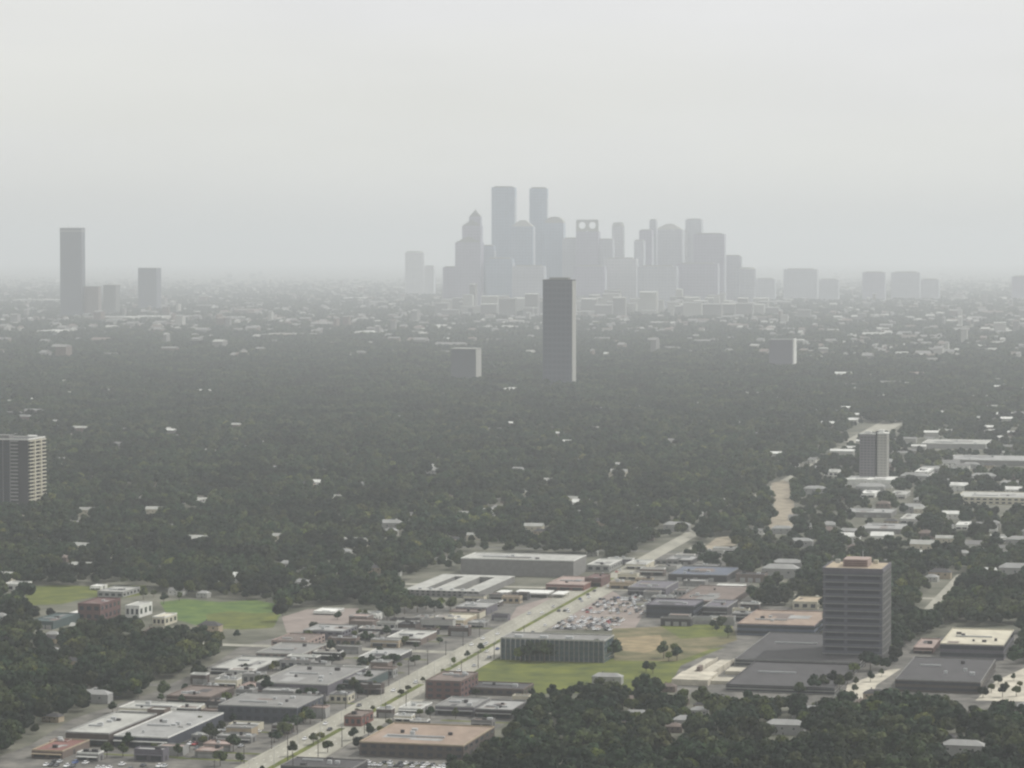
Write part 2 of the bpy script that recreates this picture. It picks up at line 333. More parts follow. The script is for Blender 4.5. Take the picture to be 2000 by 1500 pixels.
R = [
 ("store", "low store with a dark brown front and pale roof beside the lower left wood", "store", 128, 213, 1455, 1431, 1392, 'darkbrown', 'pale', 'shop', 1, 5, 'lightgrey'),
 ("store", "low store with a navy front and white roof edge, right of the brown-fronted store", "store", 222, 328, 1458, 1438, 1390, 'navy', 'lightgrey', 'shop', 1, 6, 'white'),
 ("shop_building", "narrow cream building with bright roof rim behind the two lower left stores", "building", 232, 372, 1394, 1383, 1371, 'cream', 'pale', 'shop', 1, 2, 'white'),
 ("shop_building", "small maroon-roofed building up the slope from the lower left car park", "building", 325, 410, 1374, 1360, 1340, 'darkbrown', 'brown', 'shop', 1, 2, 'brown'),
 ("shop_building", "reddish brown roofed building at the very lower left edge of the trees", "building", 62, 122, 1480, 1466, 1444, 'brown', 'red', 'shop', 1, 1, 'tan'),
 ("office_building", "long navy-fronted block with a white roof line left of the avenue", "building", 426, 580, 1408, 1378, 1354, 'navy', 'grey', 'grid', 2, 4, 'lightgrey'),
 ("shop_building", "small pink-roofed building behind the navy block", "building", 462, 540, 1352, 1344, 1333, 'cream', 'pink', 'shop', 1, 1, 'pink'),
 ("warehouse", "wide grey-brown flat roofed hall with dark purple side left of the avenue", "building", 500, 640, 1354, 1334, 1300, 'purple', 'grey', 'plain', 1, 6, 'pale'),
 ("shop_building", "long thin pale roof edging the left wood above the grey-brown hall", "building", 412, 500, 1316, 1306, 1282, 'dark', 'pale', 'shop', 1, 2, 'lightgrey'),
 ("apartment_block", "long low brown apartment block below the pale pink car park", "building", 500, 590, 1292, 1276, 1256, 'brown', 'grey', 'grid', 2, 1, 'pale'),
 ("apartment_block", "pinkish two storey block next to the left tree line", "building", 530, 600, 1266, 1252, 1238, 'pink', 'brown', 'grid', 2, 1, 'pink'),
 ("apartment_block", "purple-grey block behind the row of parked cars left of the avenue", "building", 592, 668, 1248, 1232, 1220, 'purple', 'lightgrey', 'grid', 2, 2, 'lightgrey'),
 ("shop_building", "teal-sided flat roofed shop among small trees left of the avenue", "building", 648, 716, 1344, 1328, 1308, 'teal', 'grey', 'shop', 1, 2, 'grey'),
 ("shop_building", "pale roofed shop nearest the left kerb of the avenue bend", "building", 700, 770, 1294, 1284, 1268, 'dark', 'lightgrey', 'shop', 1, 2, 'white'),
 ("shop_building", "small brown gas-station style shop beside the avenue kerb", "building", 755, 822, 1258, 1246, 1232, 'brown', 'pale', 'shop', 1, 1, 'white'),
 ("shop_building", "bright white small roof at the top of the pale pink car park", "building", 612, 654, 1200, 1195, 1188, 'pale', 'white', 'shop', 1, 0, 'white'),
 ("shop_building", "white-fronted small building right of the pale pink car park", "building", 698, 735, 1212, 1201, 1195, 'white', 'pale', 'shop', 1, 1, 'white'),
 ("shop_building", "low tan shop before the tree clump below the courtyard block", "building", 858, 905, 1222, 1212, 1200, 'tan', 'cream', 'shop', 1, 1, 'cream'),
 ("shop_building", "dark purple small building with pale roof between tree clump and avenue", "building", 890, 950, 1200, 1186, 1176, 'purple', 'lightgrey', 'shop', 1, 1, 'lightgrey'),
 ("department_store", "large store with a long orange-tan roof and dark windowed front", "store", 702, 905, 1476, 1450, 1413, 'darkbrown', 'orange', 'grid', 2, 4, 'tan'),
 ("shop_building", "dark roofed building on the bottom edge right of the avenue", "building", 548, 690, 1512, 1496, 1480, 'dark', 'dark', 'shop', 1, 4, 'grey'),
 ("brick_building", "small red-brown building beside the avenue left of the orange-roofed store", "building", 672, 706, 1418, 1400, 1388, 'red', 'brown', 'grid', 1, 1, 'brown'),
 ("apartment_building", "maroon three storey block on the right kerb of the avenue", "building", 832, 900, 1364, 1330, 1312, 'maroon', 'brown', 'grid', 3, 3, 'brown'),
 ("apartment_block", "long dark low block stretching along the front of the grass field", "building", 912, 1022, 1356, 1344, 1332, 'darkbrown', 'dark', 'grid', 1, 2, 'brown'),
 ("shop_building", "grey flat roofed block behind the orange-roofed store, left one", "building", 850, 925, 1396, 1380, 1362, 'purple', 'grey', 'shop', 1, 4, 'lightgrey'),
 ("shop_building", "grey flat roofed block reaching the wood edge behind the orange-roofed store", "building", 928, 1000, 1402, 1386, 1368, 'dark', 'lightgrey', 'shop', 1, 3, 'grey'),
 ("shop_building", "small pale hut between the avenue and the grey blocks", "building", 778, 822, 1392, 1384, 1372, 'lightgrey', 'pale', 'shop', 1, 1, 'white'),
 ("long_hall", "long low building with a bright white roof edge and grey windowless front", "building", 900, 1120, 1122, 1091, 1080, 'grey', 'pale', 'none', 1, 3, 'white'),
 ("shop_building", "pink-red roofed showroom behind the crowded car lot", "building", 1066, 1140, 1152, 1142, 1126, 'red', 'pink', 'shop', 1, 1, 'pink'),
 ("shop_building", "dark maroon block at the right end of the long white-roofed hall", "building", 1142, 1174, 1146, 1130, 1121, 'maroon', 'maroon', 'shop', 1, 1, 'brown'),
 ("office_building", "dark navy two storey block right of the crowded car lot", "building", 1262, 1355, 1206, 1182, 1170, 'navy', 'purple', 'band', 2, 2, 'purple'),
 ("warehouse", "wide brown-roofed hall behind the navy block", "building", 1318, 1425, 1184, 1174, 1144, 'darkbrown', 'brown', 'plain', 1, 3, 'brown'),
 ("shop_building", "purple-roofed shop right of the navy block", "building", 1372, 1420, 1204, 1186, 1172, 'dark', 'purple', 'shop', 1, 1, 'lightgrey'),
 ("shop_building", "bright white strip building before the trees above the brown-roofed hall", "building", 1395, 1448, 1155, 1147, 1141, 'white', 'white', 'shop', 1, 0, 'white'),
 ("shop_building", "bluish purple low building beside the far end of the car lot", "building", 1226, 1300, 1162, 1148, 1134, 'purple', 'purple', 'shop', 1, 1, 'lightgrey'),
 ("warehouse", "long slate-grey roofed hall at the foot of the right-hand tree belt", "building", 1305, 1420, 1134, 1122, 1106, 'dark', 'blue', 'plain', 1, 3, 'grey'),
 ("shop_building", "small pale building beside the right end of the long white-roofed hall", "building", 1146, 1190, 1116, 1104, 1092, 'lightgrey', 'pale', 'grid', 1, 1, 'white'),
 ("shop_building", "beige building where the avenue meets the far trees", "building", 1222, 1262, 1112, 1102, 1094, 'cream', 'pale', 'shop', 1, 1, 'white'),
 ("office_wing", "wide building with an orange-tan roof and red dividing wall left of the striped tower", "building", 1440, 1590, 1240, 1219, 1192, 'blue', 'orange', 'band', 2, 3, 'pink'),
 ("cream_house", "cream house with bright front under the trees behind the orange-roofed wing", "building", 1548, 1596, 1190, 1176, 1166, 'cream', 'tan', 'grid', 1, 0, 'cream'),
 ("parking_garage", "broad dark grey upper deck of parking beside the striped tower", "garage", 1436, 1680, 1300, 1288, 1236, 'grey', 'dark', 'band', 2, 0, 'grey'),
 ("parking_garage", "broad dark grey lower deck of parking above the lower right wood", "garage", 1418, 1630, 1350, 1338, 1293, 'grey', 'dark', 'band', 2, 0, 'dark'),
 ("parking_garage", "wide brown-grey garage roof at the lower right edge", "garage", 1748, 1915, 1350, 1328, 1284, 'darkbrown', 'dark', 'band', 2, 4, 'grey'),
 ("office_wing", "low building with a cream sunlit roof behind the lower right garage", "building", 1836, 1960, 1286, 1258, 1228, 'purple', 'cream', 'band', 2, 5, 'cream'),
 ("shop_building", "small pink-roofed lodge between striped tower and lower right garage", "building", 1784, 1822, 1276, 1266, 1248, 'maroon', 'pink', 'shop', 1, 1, 'pink'),
 ("garage_podium", "long white podium at the foot of the twin slab tower on the right", "garage", 1650, 1742, 952, 937, 930, 'white', 'white', 'none', 2, 0, 'white'),
 ("cream_building", "long cream building cut by the right edge above the tree belt", "building", 1868, 2040, 984, 971, 960, 'cream', 'pale', 'grid', 2, 2, 'cream'),
 ("long_hall", "long pale row building on the right, upper of two near the frame edge", "building", 1800, 1925, 876, 866, 858, 'lightgrey', 'pale', 'plain', 1, 2, 'white'),
 ("long_hall", "long pale row building on the right, lower of two near the frame edge", "building", 1850, 2010, 908, 898, 889, 'grey', 'lightgrey', 'plain', 1, 2, 'white'),
 ("shop_building", "narrow white strip roof below the clearing of the avenue", "building", 1548, 1588, 1032, 1026, 1021, 'white', 'white', 'shop', 1, 0, 'white'),
 ("shop_building", "bright white blob of a roof among trees near the right edge", "building", 1866, 1890, 1034, 1026, 1019, 'white', 'white', 'shop', 1, 0, 'white'),
 ("shop_building", "white strip roof close to the right edge above the big tree belt", "building", 1930, 1990, 1058, 1051, 1045, 'white', 'white', 'shop', 1, 0, 'white'),
 ("red_house", "purple-red building at the edge of the left park meadow", "building", 152, 196, 1212, 1180, 1168, 'maroon', 'maroon', 'grid', 2, 1, 'maroon'),
 ("teal_hall", "dark teal roofed hall among the trees left of the purple-red building", "building", 58, 104, 1228, 1214, 1198, 'teal', 'teal', 'plain', 1, 1, 'teal'),
 ("white_house", "bright white house right of the purple-red building by the park", "building", 245, 272, 1206, 1184, 1176, 'white', 'pale', 'grid', 1, 0, 'white'),
 ("cream_house", "cream hut below the bright white house by the left park", "building", 298, 322, 1222, 1206, 1198, 'cream', 'cream', 'grid', 1, 0, 'white'),
 ("white_house", "tiny white house in the trees under the park meadow", "building", 130, 152, 1208, 1200, 1192, 'white', 'white', 'grid', 1, 0, 'white'),
 ("shop_building", "pale flat block between the two fields on the left", "building", 190, 240, 1166, 1156, 1146, 'lightgrey', 'pale', 'grid', 1, 1, 'lightgrey'),
 ("shop_building", "white roofed hut on the far side of the park meadow", "building", 176, 196, 1152, 1146, 1142, 'white', 'white', 'shop', 1, 0, 'white'),
 ("white_house", "row of white-walled house at the far left border of the meadow", "building", 2, 40, 1154, 1142, 1136, 'white', 'pale', 'grid', 1, 0, 'white'),
 ("apartment_block", "bright white block with dark gaps right of the white podium", "building", 1786, 1812, 938, 922, 914, 'white', 'white', 'grid', 2, 1, 'white'),
 ("shop_building", "white flat roof directly below the white podium", "building", 1680, 1708, 972, 964, 957, 'white', 'white', 'shop', 1, 0, 'white'),
 ("shop_building", "pale roof right of the one directly below the podium", "building", 1738, 1768, 974, 966, 959, 'pale', 'pale', 'shop', 1, 0, 'white'),
 ("long_hall", "grey long roof in the tree belt above the striped tower, upper", "building", 1650, 1740, 1010, 1001, 993, 'grey', 'lightgrey', 'plain', 1, 1, 'lightgrey'),
 ("long_hall", "grey long roof in the tree belt above the striped tower, lower", "building", 1680, 1770, 1042, 1033, 1022, 'grey', 'lightgrey', 'plain', 1, 1, 'lightgrey'),
 ("shop_building", "pale slanted roof right of the grey long roofs", "building", 1758, 1786, 1022, 1014, 1004, 'lightgrey', 'pale', 'shop', 1, 0, 'white'),
 ("long_hall", "dull grey row roof just beneath the brown-roofed hall's trees", "building", 1300, 1350, 1102, 1094, 1086, 'dark', 'lightgrey', 'plain', 1, 0, 'lightgrey'),
 # far pale roofs
 ("warehouse", "long white warehouse roof left of the tall far left tower", "warehouse", 24, 118, 592, 585, 581, 'pale', 'white', 'plain', 1, 0, 'white'),
 ("warehouse", "short white warehouse roof above the long one at the far left", "warehouse", 62, 108, 551, 545, 541, 'pale', 'white', 'plain', 1, 0, 'white'),
 ("warehouse", "white roof at the far left border where the woods begin", "warehouse", 72, 102, 654, 646, 642, 'white', 'white', 'plain', 1, 0, 'white'),
 ("warehouse", "pale long roof at the foot of the far left towers", "warehouse", 186, 254, 628, 619, 613, 'pale', 'white', 'plain', 1, 0, 'white'),
 ("warehouse", "pale long roof right of the towers' foot on the far left", "warehouse", 266, 316, 626, 618, 612, 'pale', 'white', 'plain', 1, 0, 'white'),
 ("warehouse", "wide pale roof at the top edge of the woods, left of the bright one", "warehouse", 512, 592, 660, 653, 648, 'pale', 'pale', 'plain', 1, 0, 'white'),
 ("warehouse", "bright white roof at the top edge of the woods in the middle distance", "warehouse", 692, 728, 656, 648, 643, 'white', 'white', 'plain', 1, 0, 'white'),
 ("warehouse", "slanting white roof far off between woods and skyline", "warehouse", 834, 856, 642, 636, 631, 'white', 'white', 'plain', 1, 0, 'white'),
 ("warehouse", "curved-looking white roof left of the dark slim tower's waist", "warehouse", 932, 986, 644, 639, 635, 'white', 'white', 'plain', 1, 0, 'white'),
 ("warehouse", "white roof in the hazy plain left of downtown", "warehouse", 672, 716, 586, 581, 577, 'white', 'white', 'plain', 1, 0, 'white'),
 ("warehouse", "single bright roof right of downtown in the haze", "warehouse", 1704, 1732, 620, 615, 612, 'white', 'white', 'plain', 1, 0, 'white'),
 ("white_house", "white gabled roof below the squat dark tower, right one", "building", 962, 986, 772, 763, 757, 'white', 'white', 'grid', 1, 0, 'white'),
 ("white_house", "white roof just under the squat dark tower", "building", 894, 924, 778, 773, 769, 'white', 'white', 'shop', 1, 0, 'white'),
 ("white_house", "small white roof left below the squat dark tower", "building", 828, 850, 778, 774, 771, 'white', 'white', 'shop', 1, 0, 'white'),
 ("warehouse", "white strip roof at the upper right built-up area, left of two", "warehouse", 1674, 1722, 780, 775, 771, 'white', 'white', 'plain', 1, 0, 'white'),
 ("warehouse", "white strip roof at the upper right built-up area, right of two", "warehouse", 1728, 1764, 784, 778, 774, 'white', 'white', 'plain', 1, 0, 'white'),
 ("warehouse", "pale strip roof beside the far stretch of the avenue", "warehouse", 1896, 1948, 778, 772, 768, 'pale', 'white', 'plain', 1, 0, 'white'),
 ("warehouse", "pale strip roof at the right edge above the row buildings", "warehouse", 1968, 2020, 786, 780, 776, 'pale', 'white', 'plain', 1, 0, 'white'),
 ("warehouse", "pinkish hall among the distant roofs on the upper right", "warehouse", 1762, 1806, 740, 732, 726, 'pink', 'pink', 'plain', 1, 0, 'pink'),
 ("white_house", "white house patch in the woods near the twin slab tower", "building", 1610, 1636, 930, 922, 917, 'white', 'pale', 'grid', 1, 0, 'white'),
 ("white_house", "pale house with white gable below the left high-rise", "building", 352, 384, 984, 977, 972, 'pale', 'pale', 'grid', 1, 0, 'white'),
]
for r in R: lowrise(*r)
fills = [(150, 1486, 12, 8), (262, 1486, 16, 9), (96, 1462, 10, 8), (392, 1402, 14, 10), (345, 1402, 12, 8), (596, 1402, 12, 9), (420, 1345, 14, 9), (372, 1336, 10, 7), (446, 1326, 16, 8), (560, 1300, 20, 10), (612, 1288, 18, 9), (655, 1276, 16, 8),
 (700, 1238, 18, 10), (735, 1230, 14, 9), (770, 1226, 16, 9), (640, 1262, 20, 9), (820, 1240, 12, 8), (850, 1216, 14, 9), (930, 1184, 18, 12), (955, 1172, 22, 12), (905, 1176, 16, 9), (980, 1178, 14, 9), (1000, 1172, 12, 8), (960, 1212, 12, 8),
 (770, 1410, 10, 8), (800, 1420, 10, 7), (735, 1402, 9, 7), (920, 1420, 12, 8), (1000, 1372, 10, 8), (1190, 1150, 20, 10), (1206, 1132, 16, 9), (1250, 1124, 20, 9), (1280, 1116, 18, 9), (1240, 1140, 14, 8), (1430, 1206, 12, 8), (1446, 1192, 14, 8),
 (1384, 1216, 16, 8), (1290, 1222, 22, 7), (1352, 1218, 14, 7), (1280, 1102, 20, 9), (1320, 1094, 16, 8), (1360, 1084, 24, 9), (1392, 1078, 22, 9), (1186, 1102, 22, 9), (700, 1356, 14, 8), (664, 1322, 16, 9)]
FW = ['pale', 'dark', 'brown', 'lightgrey', 'cream', 'purple', 'darkbrown', 'grey', 'tan']; FR = ['lightgrey', 'grey', 'brown', 'pale', 'grey', 'dark', 'pink', 'lightgrey']
rf = random.Random(9)
def near_what(px, py):
    if py > 1440: return "near the lower left stores"
    if px < 640: return "left of the navy block by the wood" if py > 1330 else "between the left wood and the grey-brown hall"
    if px < 900 and py < 1300: return "in the small-shop quarter left of the avenue"
    if px < 1010 and py < 1230: return "between the tree clump and the avenue"
    if px < 1060: return "around the orange-roofed store" if px > 700 else "by the teal-sided shop"
    return "beyond the car lot" if py > 1120 else "at the foot of the right-hand trees"
for i, (px, py, w_, d_) in enumerate(fills):
    a, b = FW[rf.randrange(9)], FR[rf.randrange(8)]
    if a == b: b = 'brown'
    nm = ["corner shop", "shed", "workshop", "kiosk", "annex"][i % 5]
    lab = ("small %s-walled %s with %s roof %s" % (a, nm, b, near_what(px, py))).replace("lightgrey", "light grey").replace("darkbrown", "dark brown")
    mkbuild(nm.replace(" ", "_"), lab, nm, G(px, py), w_, d_, rf.uniform(3.2, 6), a, b, rf.choice(('shop', 'plain', 'grid')), 1, rf.randrange(3), rf.choice(('white', b, a)), "small outbuildings among the car parks")
ra_ = random.Random(33); made = 0; tries = 0
def inside(px, py, poly):
    c = False; j = len(poly) - 1
    for i in range(len(poly)):
        if (poly[i][1] > py) != (poly[j][1] > py) and px < (poly[j][0] - poly[i][0]) * (py - poly[i][1]) / (poly[j][1] - poly[i][1]) + poly[i][0]: c = not c
        j = i
    return c
AREA = [(200, 1440), (300, 1375), (420, 1312), (560, 1255), (640, 1222), (900, 1205), (935, 1215), (870, 1262), (700, 1362), (560, 1440), (470, 1480), (330, 1490)]
AREA2 = [(1190, 1122), (1300, 1095), (1450, 1120), (1460, 1180), (1440, 1225), (1310, 1220), (1250, 1170)]
while made < 46 and tries < 3000:
    tries += 1
    two = made % 4 == 3; px = ra_.uniform(190, 930) if not two else ra_.uniform(1190, 1460); py = ra_.uniform(1205, 1480) if not two else ra_.uniform(1095, 1225)
    if not inside(px, py, AREA2 if two else AREA): continue
    w_, d_ = ra_.uniform(9, 24), ra_.uniform(8, 18); P = G(px, py); c = P + V * w_ / 2 + U * d_ / 2
    if any(abs(c.dot(U) - a) < hu + d_ / 2 and abs(c.dot(V) - b) < hv + w_ / 2 for a, b, hu, hv in FOOT): continue
    if abs((c - AX0).dot(aperp)) < 22 + w_ / 2: continue
    a, b = FW[ra_.randrange(9)], FR[ra_.randrange(8)]; b = 'brown' if a == b else b
    nm = ["shop building", "storehouse", "garage", "diner"][made % 4]; sz = "long" if w_ > 18 else "small" if w_ < 13 else "mid-sized"
    where = "beyond the navy block right of the car lot" if two else near_what(px, py)
    mkbuild(nm.replace(" ", "_"), ("%s %s-walled %s, %s roof, %s" % (sz, a, nm, b, where)).replace("lightgrey", "light grey").replace("darkbrown", "dark brown"), nm, P, w_, d_, ra_.uniform(3, 6.5), a, b, ra_.choice(('shop', 'plain', 'grid')), 1, ra_.randrange(4), ra_.choice(('lightgrey', b, a)), "small buildings of the shopping strip"); made += 1
for (px, py, l_) in [(150, 1472, 60), (340, 1482, 70), (360, 1425, 50), (410, 1470, 45), (600, 1372, 30), (470, 1330, 50), (560, 1282, 60), (640, 1310, 50), (690, 1285, 50), (720, 1250, 50), (780, 1240, 35), (800, 1430, 30), (720, 1492, 60), (860, 1408, 40), (1010, 1165, 60), (1205, 1180, 50), (1310, 1215, 40), (230, 1404, 50), (620, 1230, 50), (880, 1226, 30)]:
    P = G(px, py); q = [P, P + V * l_, P + V * l_ + U * 3.5, P + U * 3.5]; sheet("verge", [z.to_tuple() for z in q], GRASS, .1, world_pts=True)
# office with white fins before the grass field
P, w, d, h = solve(978, 1180, 1288, 1247, 1236); d = min(d, 60)
t = thing("office_building", "four storey office with white vertical fins and teal glass above the grass field", "building", P, -ANG); register(P, w, d, h, 3, False)
ob("wall", MB().box(0, w, 0, d, 0, h, top=False), wallm("teal"), t); ob("roof", MB().box(.3, w - .3, .3, d - .3, h - .3, h + .06), roofm("grey"), t)
ob("parapet", MB().box(-.2, w + .2, -.2, .3, h, h + .9).box(-.2, .3, .3, d - .3, h, h + .9).box(w - .3, w + .2, .3, d - .3, h, h + .9).box(-.2, w + .2, d - .3, d + .2, h, h + .9), wallm("pale"), t)
for k in range(4): ob("window_band", MB().box(-.05, w + .05, -.05, d + .05, k * h / 4 + 1.1, k * h / 4 + 2.9), GLASSB, t)
for i in range(22):
    a = i * (w - .6) / 21; ob("fin", MB().box(a, a + .6, -1.1, -.08, 0, h), wallm("grey" if i > 5 else "lightgrey"), t)
for i in range(3): ob("rooftop_unit", MB().box(8 + i * 17, 13 + i * 17, 5, 8, h + .06, h + 2), METAL, t)
# courtyard block
P, w, d, h = solve(790, 935, 1164, 1152, 1122); d = min(d, 130)
t = thing("courtyard_building", "pale block built as a ring of wings round a dark planted courtyard", "building", P, -ANG); register(P, w, d, h, 3, True, .1)
a = 13
mb = MB().box(0, w, 0, a, 0, h, top=False).box(0, w, d - a, d, 0, h, top=False).box(0, a, a, d - a, 0, h, top=False).box(w - a, w, a, d - a, 0, h, top=False)
ob("wall", mb, wallm("grey"), t)
mb = MB().box(-.4, w + .4, -.4, a + .1, h, h + .3).box(-.4, w + .4, d - a - .1, d + .4, h, h + .3).box(-.4, a + .1, a + .1, d - a - .1, h, h + .3).box(w - a - .1, w + .4, a + .1, d - a - .1, h, h + .3)
ob("roof", mb, roofm("pale"), t)
ob("roof", MB().box(w * .35, w * .35 + a, a + .1, d - a - .1, h, h + .3), roofm("pale"), t); ob("wall", MB().box(w * .35, w * .35 + a, a, d - a, 0, h - .01), wallm("grey"), t)
for k in range(2):
    for i in range(14): ob("window", MB().box(i * w / 14 + 1, i * w / 14 + 3, -.06, .05, k * h / 2 + 1, k * h / 2 + 2.4), GLASS, t)
for i in range(6): ob("rooftop_unit", MB().box(10 + i * w / 7, 12.5 + i * w / 7, 4, 6.5, h + .3, h + 1.6), METAL, t)
# white canopies over the car lot
def canopy(xl, xr, yb, yt, yk, label):
    P, w, d, h = solve(xl, xr, yb, yt, yk); d = min(d, 30); t = thing("canopy", label, "canopy", P, -ANG); register(P, w, d, h, 2, True, 0)
    ob("canopy_roof", MB().box(0, w, 0, d, h - .7, h), wallm("white"), t)
    n = max(2, int(w / 8))
    for i in range(n):
        for y in (.6, d - .9): ob("post", MB().box(.4 + i * (w - 1.2) / (n - 1), .75 + i * (w - 1.2) / (n - 1), y, y + .35, 0, h - .7), METAL, t)
canopy(1002, 1070, 1166, 1157, 1151, "long white canopy at the back of the crowded car lot")
canopy(1078, 1100, 1168, 1160, 1154, "short white canopy to the right of the long one on the car lot")
canopy(968, 990, 1164, 1157, 1152, "small white canopy left of the long one on the car lot")
# white concrete ramps
P, w, d, h = solve(1312, 1400, 1338, 1326, 1276); d = min(d, 120)
t = thing("parking_ramps", "white sunlit concrete ramps and terraces beside the dark parking decks", "ramp", P, -ANG); register(P, w, d, h, 3, True, 0)
ob("terrace", MB().box(0, w * .8, 0, d * .3, 0, h), CONC2, t)
ob("terrace", MB().box(w * .55, w * 1.3, d * .08, d * .22, 0, h * .6), CONC2, t)
for i, (x0, x1, y0, y1, za, zb) in enumerate([(.02, .28, .3, .98, .9, .3), (.4, .72, .3, .9, .95, .5), (.85, 1.5, .45, .6, .6, .6)]):
    X0, X1, Y0, Y1 = x0 * w, x1 * w, y0 * d, y1 * d
    m_ = MB().poly([(X0, Y0, 0), (X1, Y0, 0), (X1, Y1, 0), (X0, Y1, 0), (X0, Y0, h * za), (X1, Y0, h * za), (X1, Y1, h * zb), (X0, Y1, h * zb)], [(0, 1, 5, 4), (1, 2, 6, 5), (2, 3, 7, 6), (3, 0, 4, 7), (4, 5, 6, 7), (3, 2, 1, 0)])
    r_ = ob("ramp", m_, CONC2, t)
    ob("side_wall", MB().poly([(X1 - .3, Y0, h * za), (X1, Y0, h * za), (X1, Y1, h * zb), (X1 - .3, Y1, h * zb), (X1 - .3, Y0, h * za + 1.1), (X1, Y0, h * za + 1.1), (X1, Y1, h * zb + 1.1), (X1 - .3, Y1, h * zb + 1.1)], [(0, 1, 5, 4), (1, 2, 6, 5), (2, 3, 7, 6), (3, 0, 4, 7), (4, 5, 6, 7)]), CONC2, r_)
ob("stair_block", MB().box(w * .3, w * .38, d * .32, d * .4, 0, h + 2.6), wallm("brown"), t)
# striped office tower
P, w, d, h = solve(1607, 1722, 1290, 1110, 1084); d = max(30, min(d, 44))
t = thing("office_tower", "twelve storey grey tower with horizontal window stripes and an orange-tan roof", "tower", P, -ANG); register(P, w, d, h, 4, True, .12)
SP = mat("tower spandrel", (.1, .102, .122), .7, .08, .2); TG = mat("tower dark glass", (.035, .038, .05), .3, .2, .2, spec=.4)
ob("wall", MB().box(0, w, 0, d, 0, h, top=False), SP, t)
N = 12; fh = h * .93 / N
for k in range(N):
    z = 2.2 + k * fh
    ob("window_band", MB().box(1.6, w - 1.6, -.08, .1, z, z + fh * .46), TG, t)
    ob("window_band", MB().box(w - .1, w + .08, 1.6, d - 1.6, z, z + fh * .46), TG, t)
    ob("ledge", MB().box(-.5, w + .5, -.6, -.1, z + fh * .5, z + fh * .62).box(w + .1, w + .7, -.1, d + .4, z + fh * .5, z + fh * .62), wallm("grey"), t)
for i in range(6): ob("pilaster", MB().box(w + .1, w + .9, 2 + i * (d - 5) / 5, 3.2 + i * (d - 5) / 5, 0, h - .5), wallm("lightgrey"), t)
ob("pilaster", MB().box(w * .36, w * .36 + 2.2, -.5, -.12, 0, h - 3), SP, t)
ob("parapet", MB().box(-.6, w + .6, -.6, .4, h - 2.2, h + .6).box(-.6, w + .6, d - .4, d + .6, h - 2.2, h + .6).box(-.6, .4, .4, d - .4, h - 2.2, h + .6).box(w - .4, w + .6, .4, d - .4, h - 2.2, h + .6), wallm("purple"), t)
ob("roof", MB().box(.4, w - .4, .4, d - .4, h - .5, h + .1), roofm("tan"), t)
ph = ob("penthouse", MB().box(w * .3, w * .72, d * .25, d * .7, h + .1, h + 5.2), wallm("pink"), t)
for i in range(3): ob("louver", MB().box(w * .32, w * .7, d * .25 - .15, d * .25 - .02, h + 1 + i * 1.3, h + 1.8 + i * 1.3), wallm("maroon"), ph)
for i in range(4): ob("rooftop_unit", MB().box(w * (.08 + .22 * i), w * (.08 + .22 * i) + 3, d * .8, d * .8 + 3, h + .1, h + 2.6), [wallm("pale"), METAL, wallm("red"), wallm("cream")][i], t)
ob("mast", MB().cyl(w * .6, d * .5, .22, h + 5.2, h + 10), METAL, t)
# high-rise cut by the left edge
P, w, d, h = solve(-62, 55, 990, 858, 845); d = 46
t = thing("apartment_tower", "dark glass apartment tower with cream balconies cut by the left edge", "tower", P, -ANG); register(P, w, d, h, 4, True, .1)
ob("wall", MB().box(0, w, 0, d, 0, h, top=False), wallm("dark"), t); ob("roof", MB().box(.3, w - .3, .3, d - .3, h - .3, h + .1), roofm("dark"), t)
ob("parapet", MB().box(-.3, w + .3, -.3, .5, h, h + 1.5).box(-.3, w + .3, d - .5, d + .3, h, h + 1.5).box(-.3, .5, .5, d - .5, h, h + 1.5).box(w - .5, w + .3, .5, d - .5, h, h + 1.5), wallm("white"), t)
N = 18; fh = (h - 2) / N
for k in range(N):
    z = 1.5 + k * fh
    ob("window_band", MB().box(.8, w * .72, -.1, .05, z, z + fh * .66), TG, t)
    ob("window_band", MB().box(w - .05, w + .12, .8, d - .8, z, z + fh * .55), GLASS, t)
    ob("balcony", MB().box(w * .72, w * .84, -1.6, -.05, z + fh * .66, z + fh), wallm("lightgrey"), t)
    ob("balcony", MB().box(w + .13, w + 1.9, 1.5, d * .3, z + fh * .66, z + fh * .97), wallm("cream"), t)
    ob("balcony", MB().box(w + .13, w + 1.9, d * .36, d * .66, z + fh * .66, z + fh * .97), wallm("cream"), t)
    ob("balcony", MB().box(w + .13, w + 1.9, d * .72, d - 1, z + fh * .66, z + fh * .97), wallm("cream"), t)
for i in range(7): ob("pilaster", MB().box(w * .7 / 6 * i, w * .7 / 6 * i + .9, -.7, -.12, 0, h), wallm("grey"), t)
ob("pilaster", MB().box(w + .13, w + 2.1, d * .3, d * .36, 0, h), wallm("cream"), t); ob("pilaster", MB().box(w + .13, w + 2.1, d * .66, d * .72, 0, h), wallm("cream"), t)
ob("penthouse", MB().box(w * .3, w * .6, d * .3, d * .6, h + .1, h + 4), wallm("grey"), t)
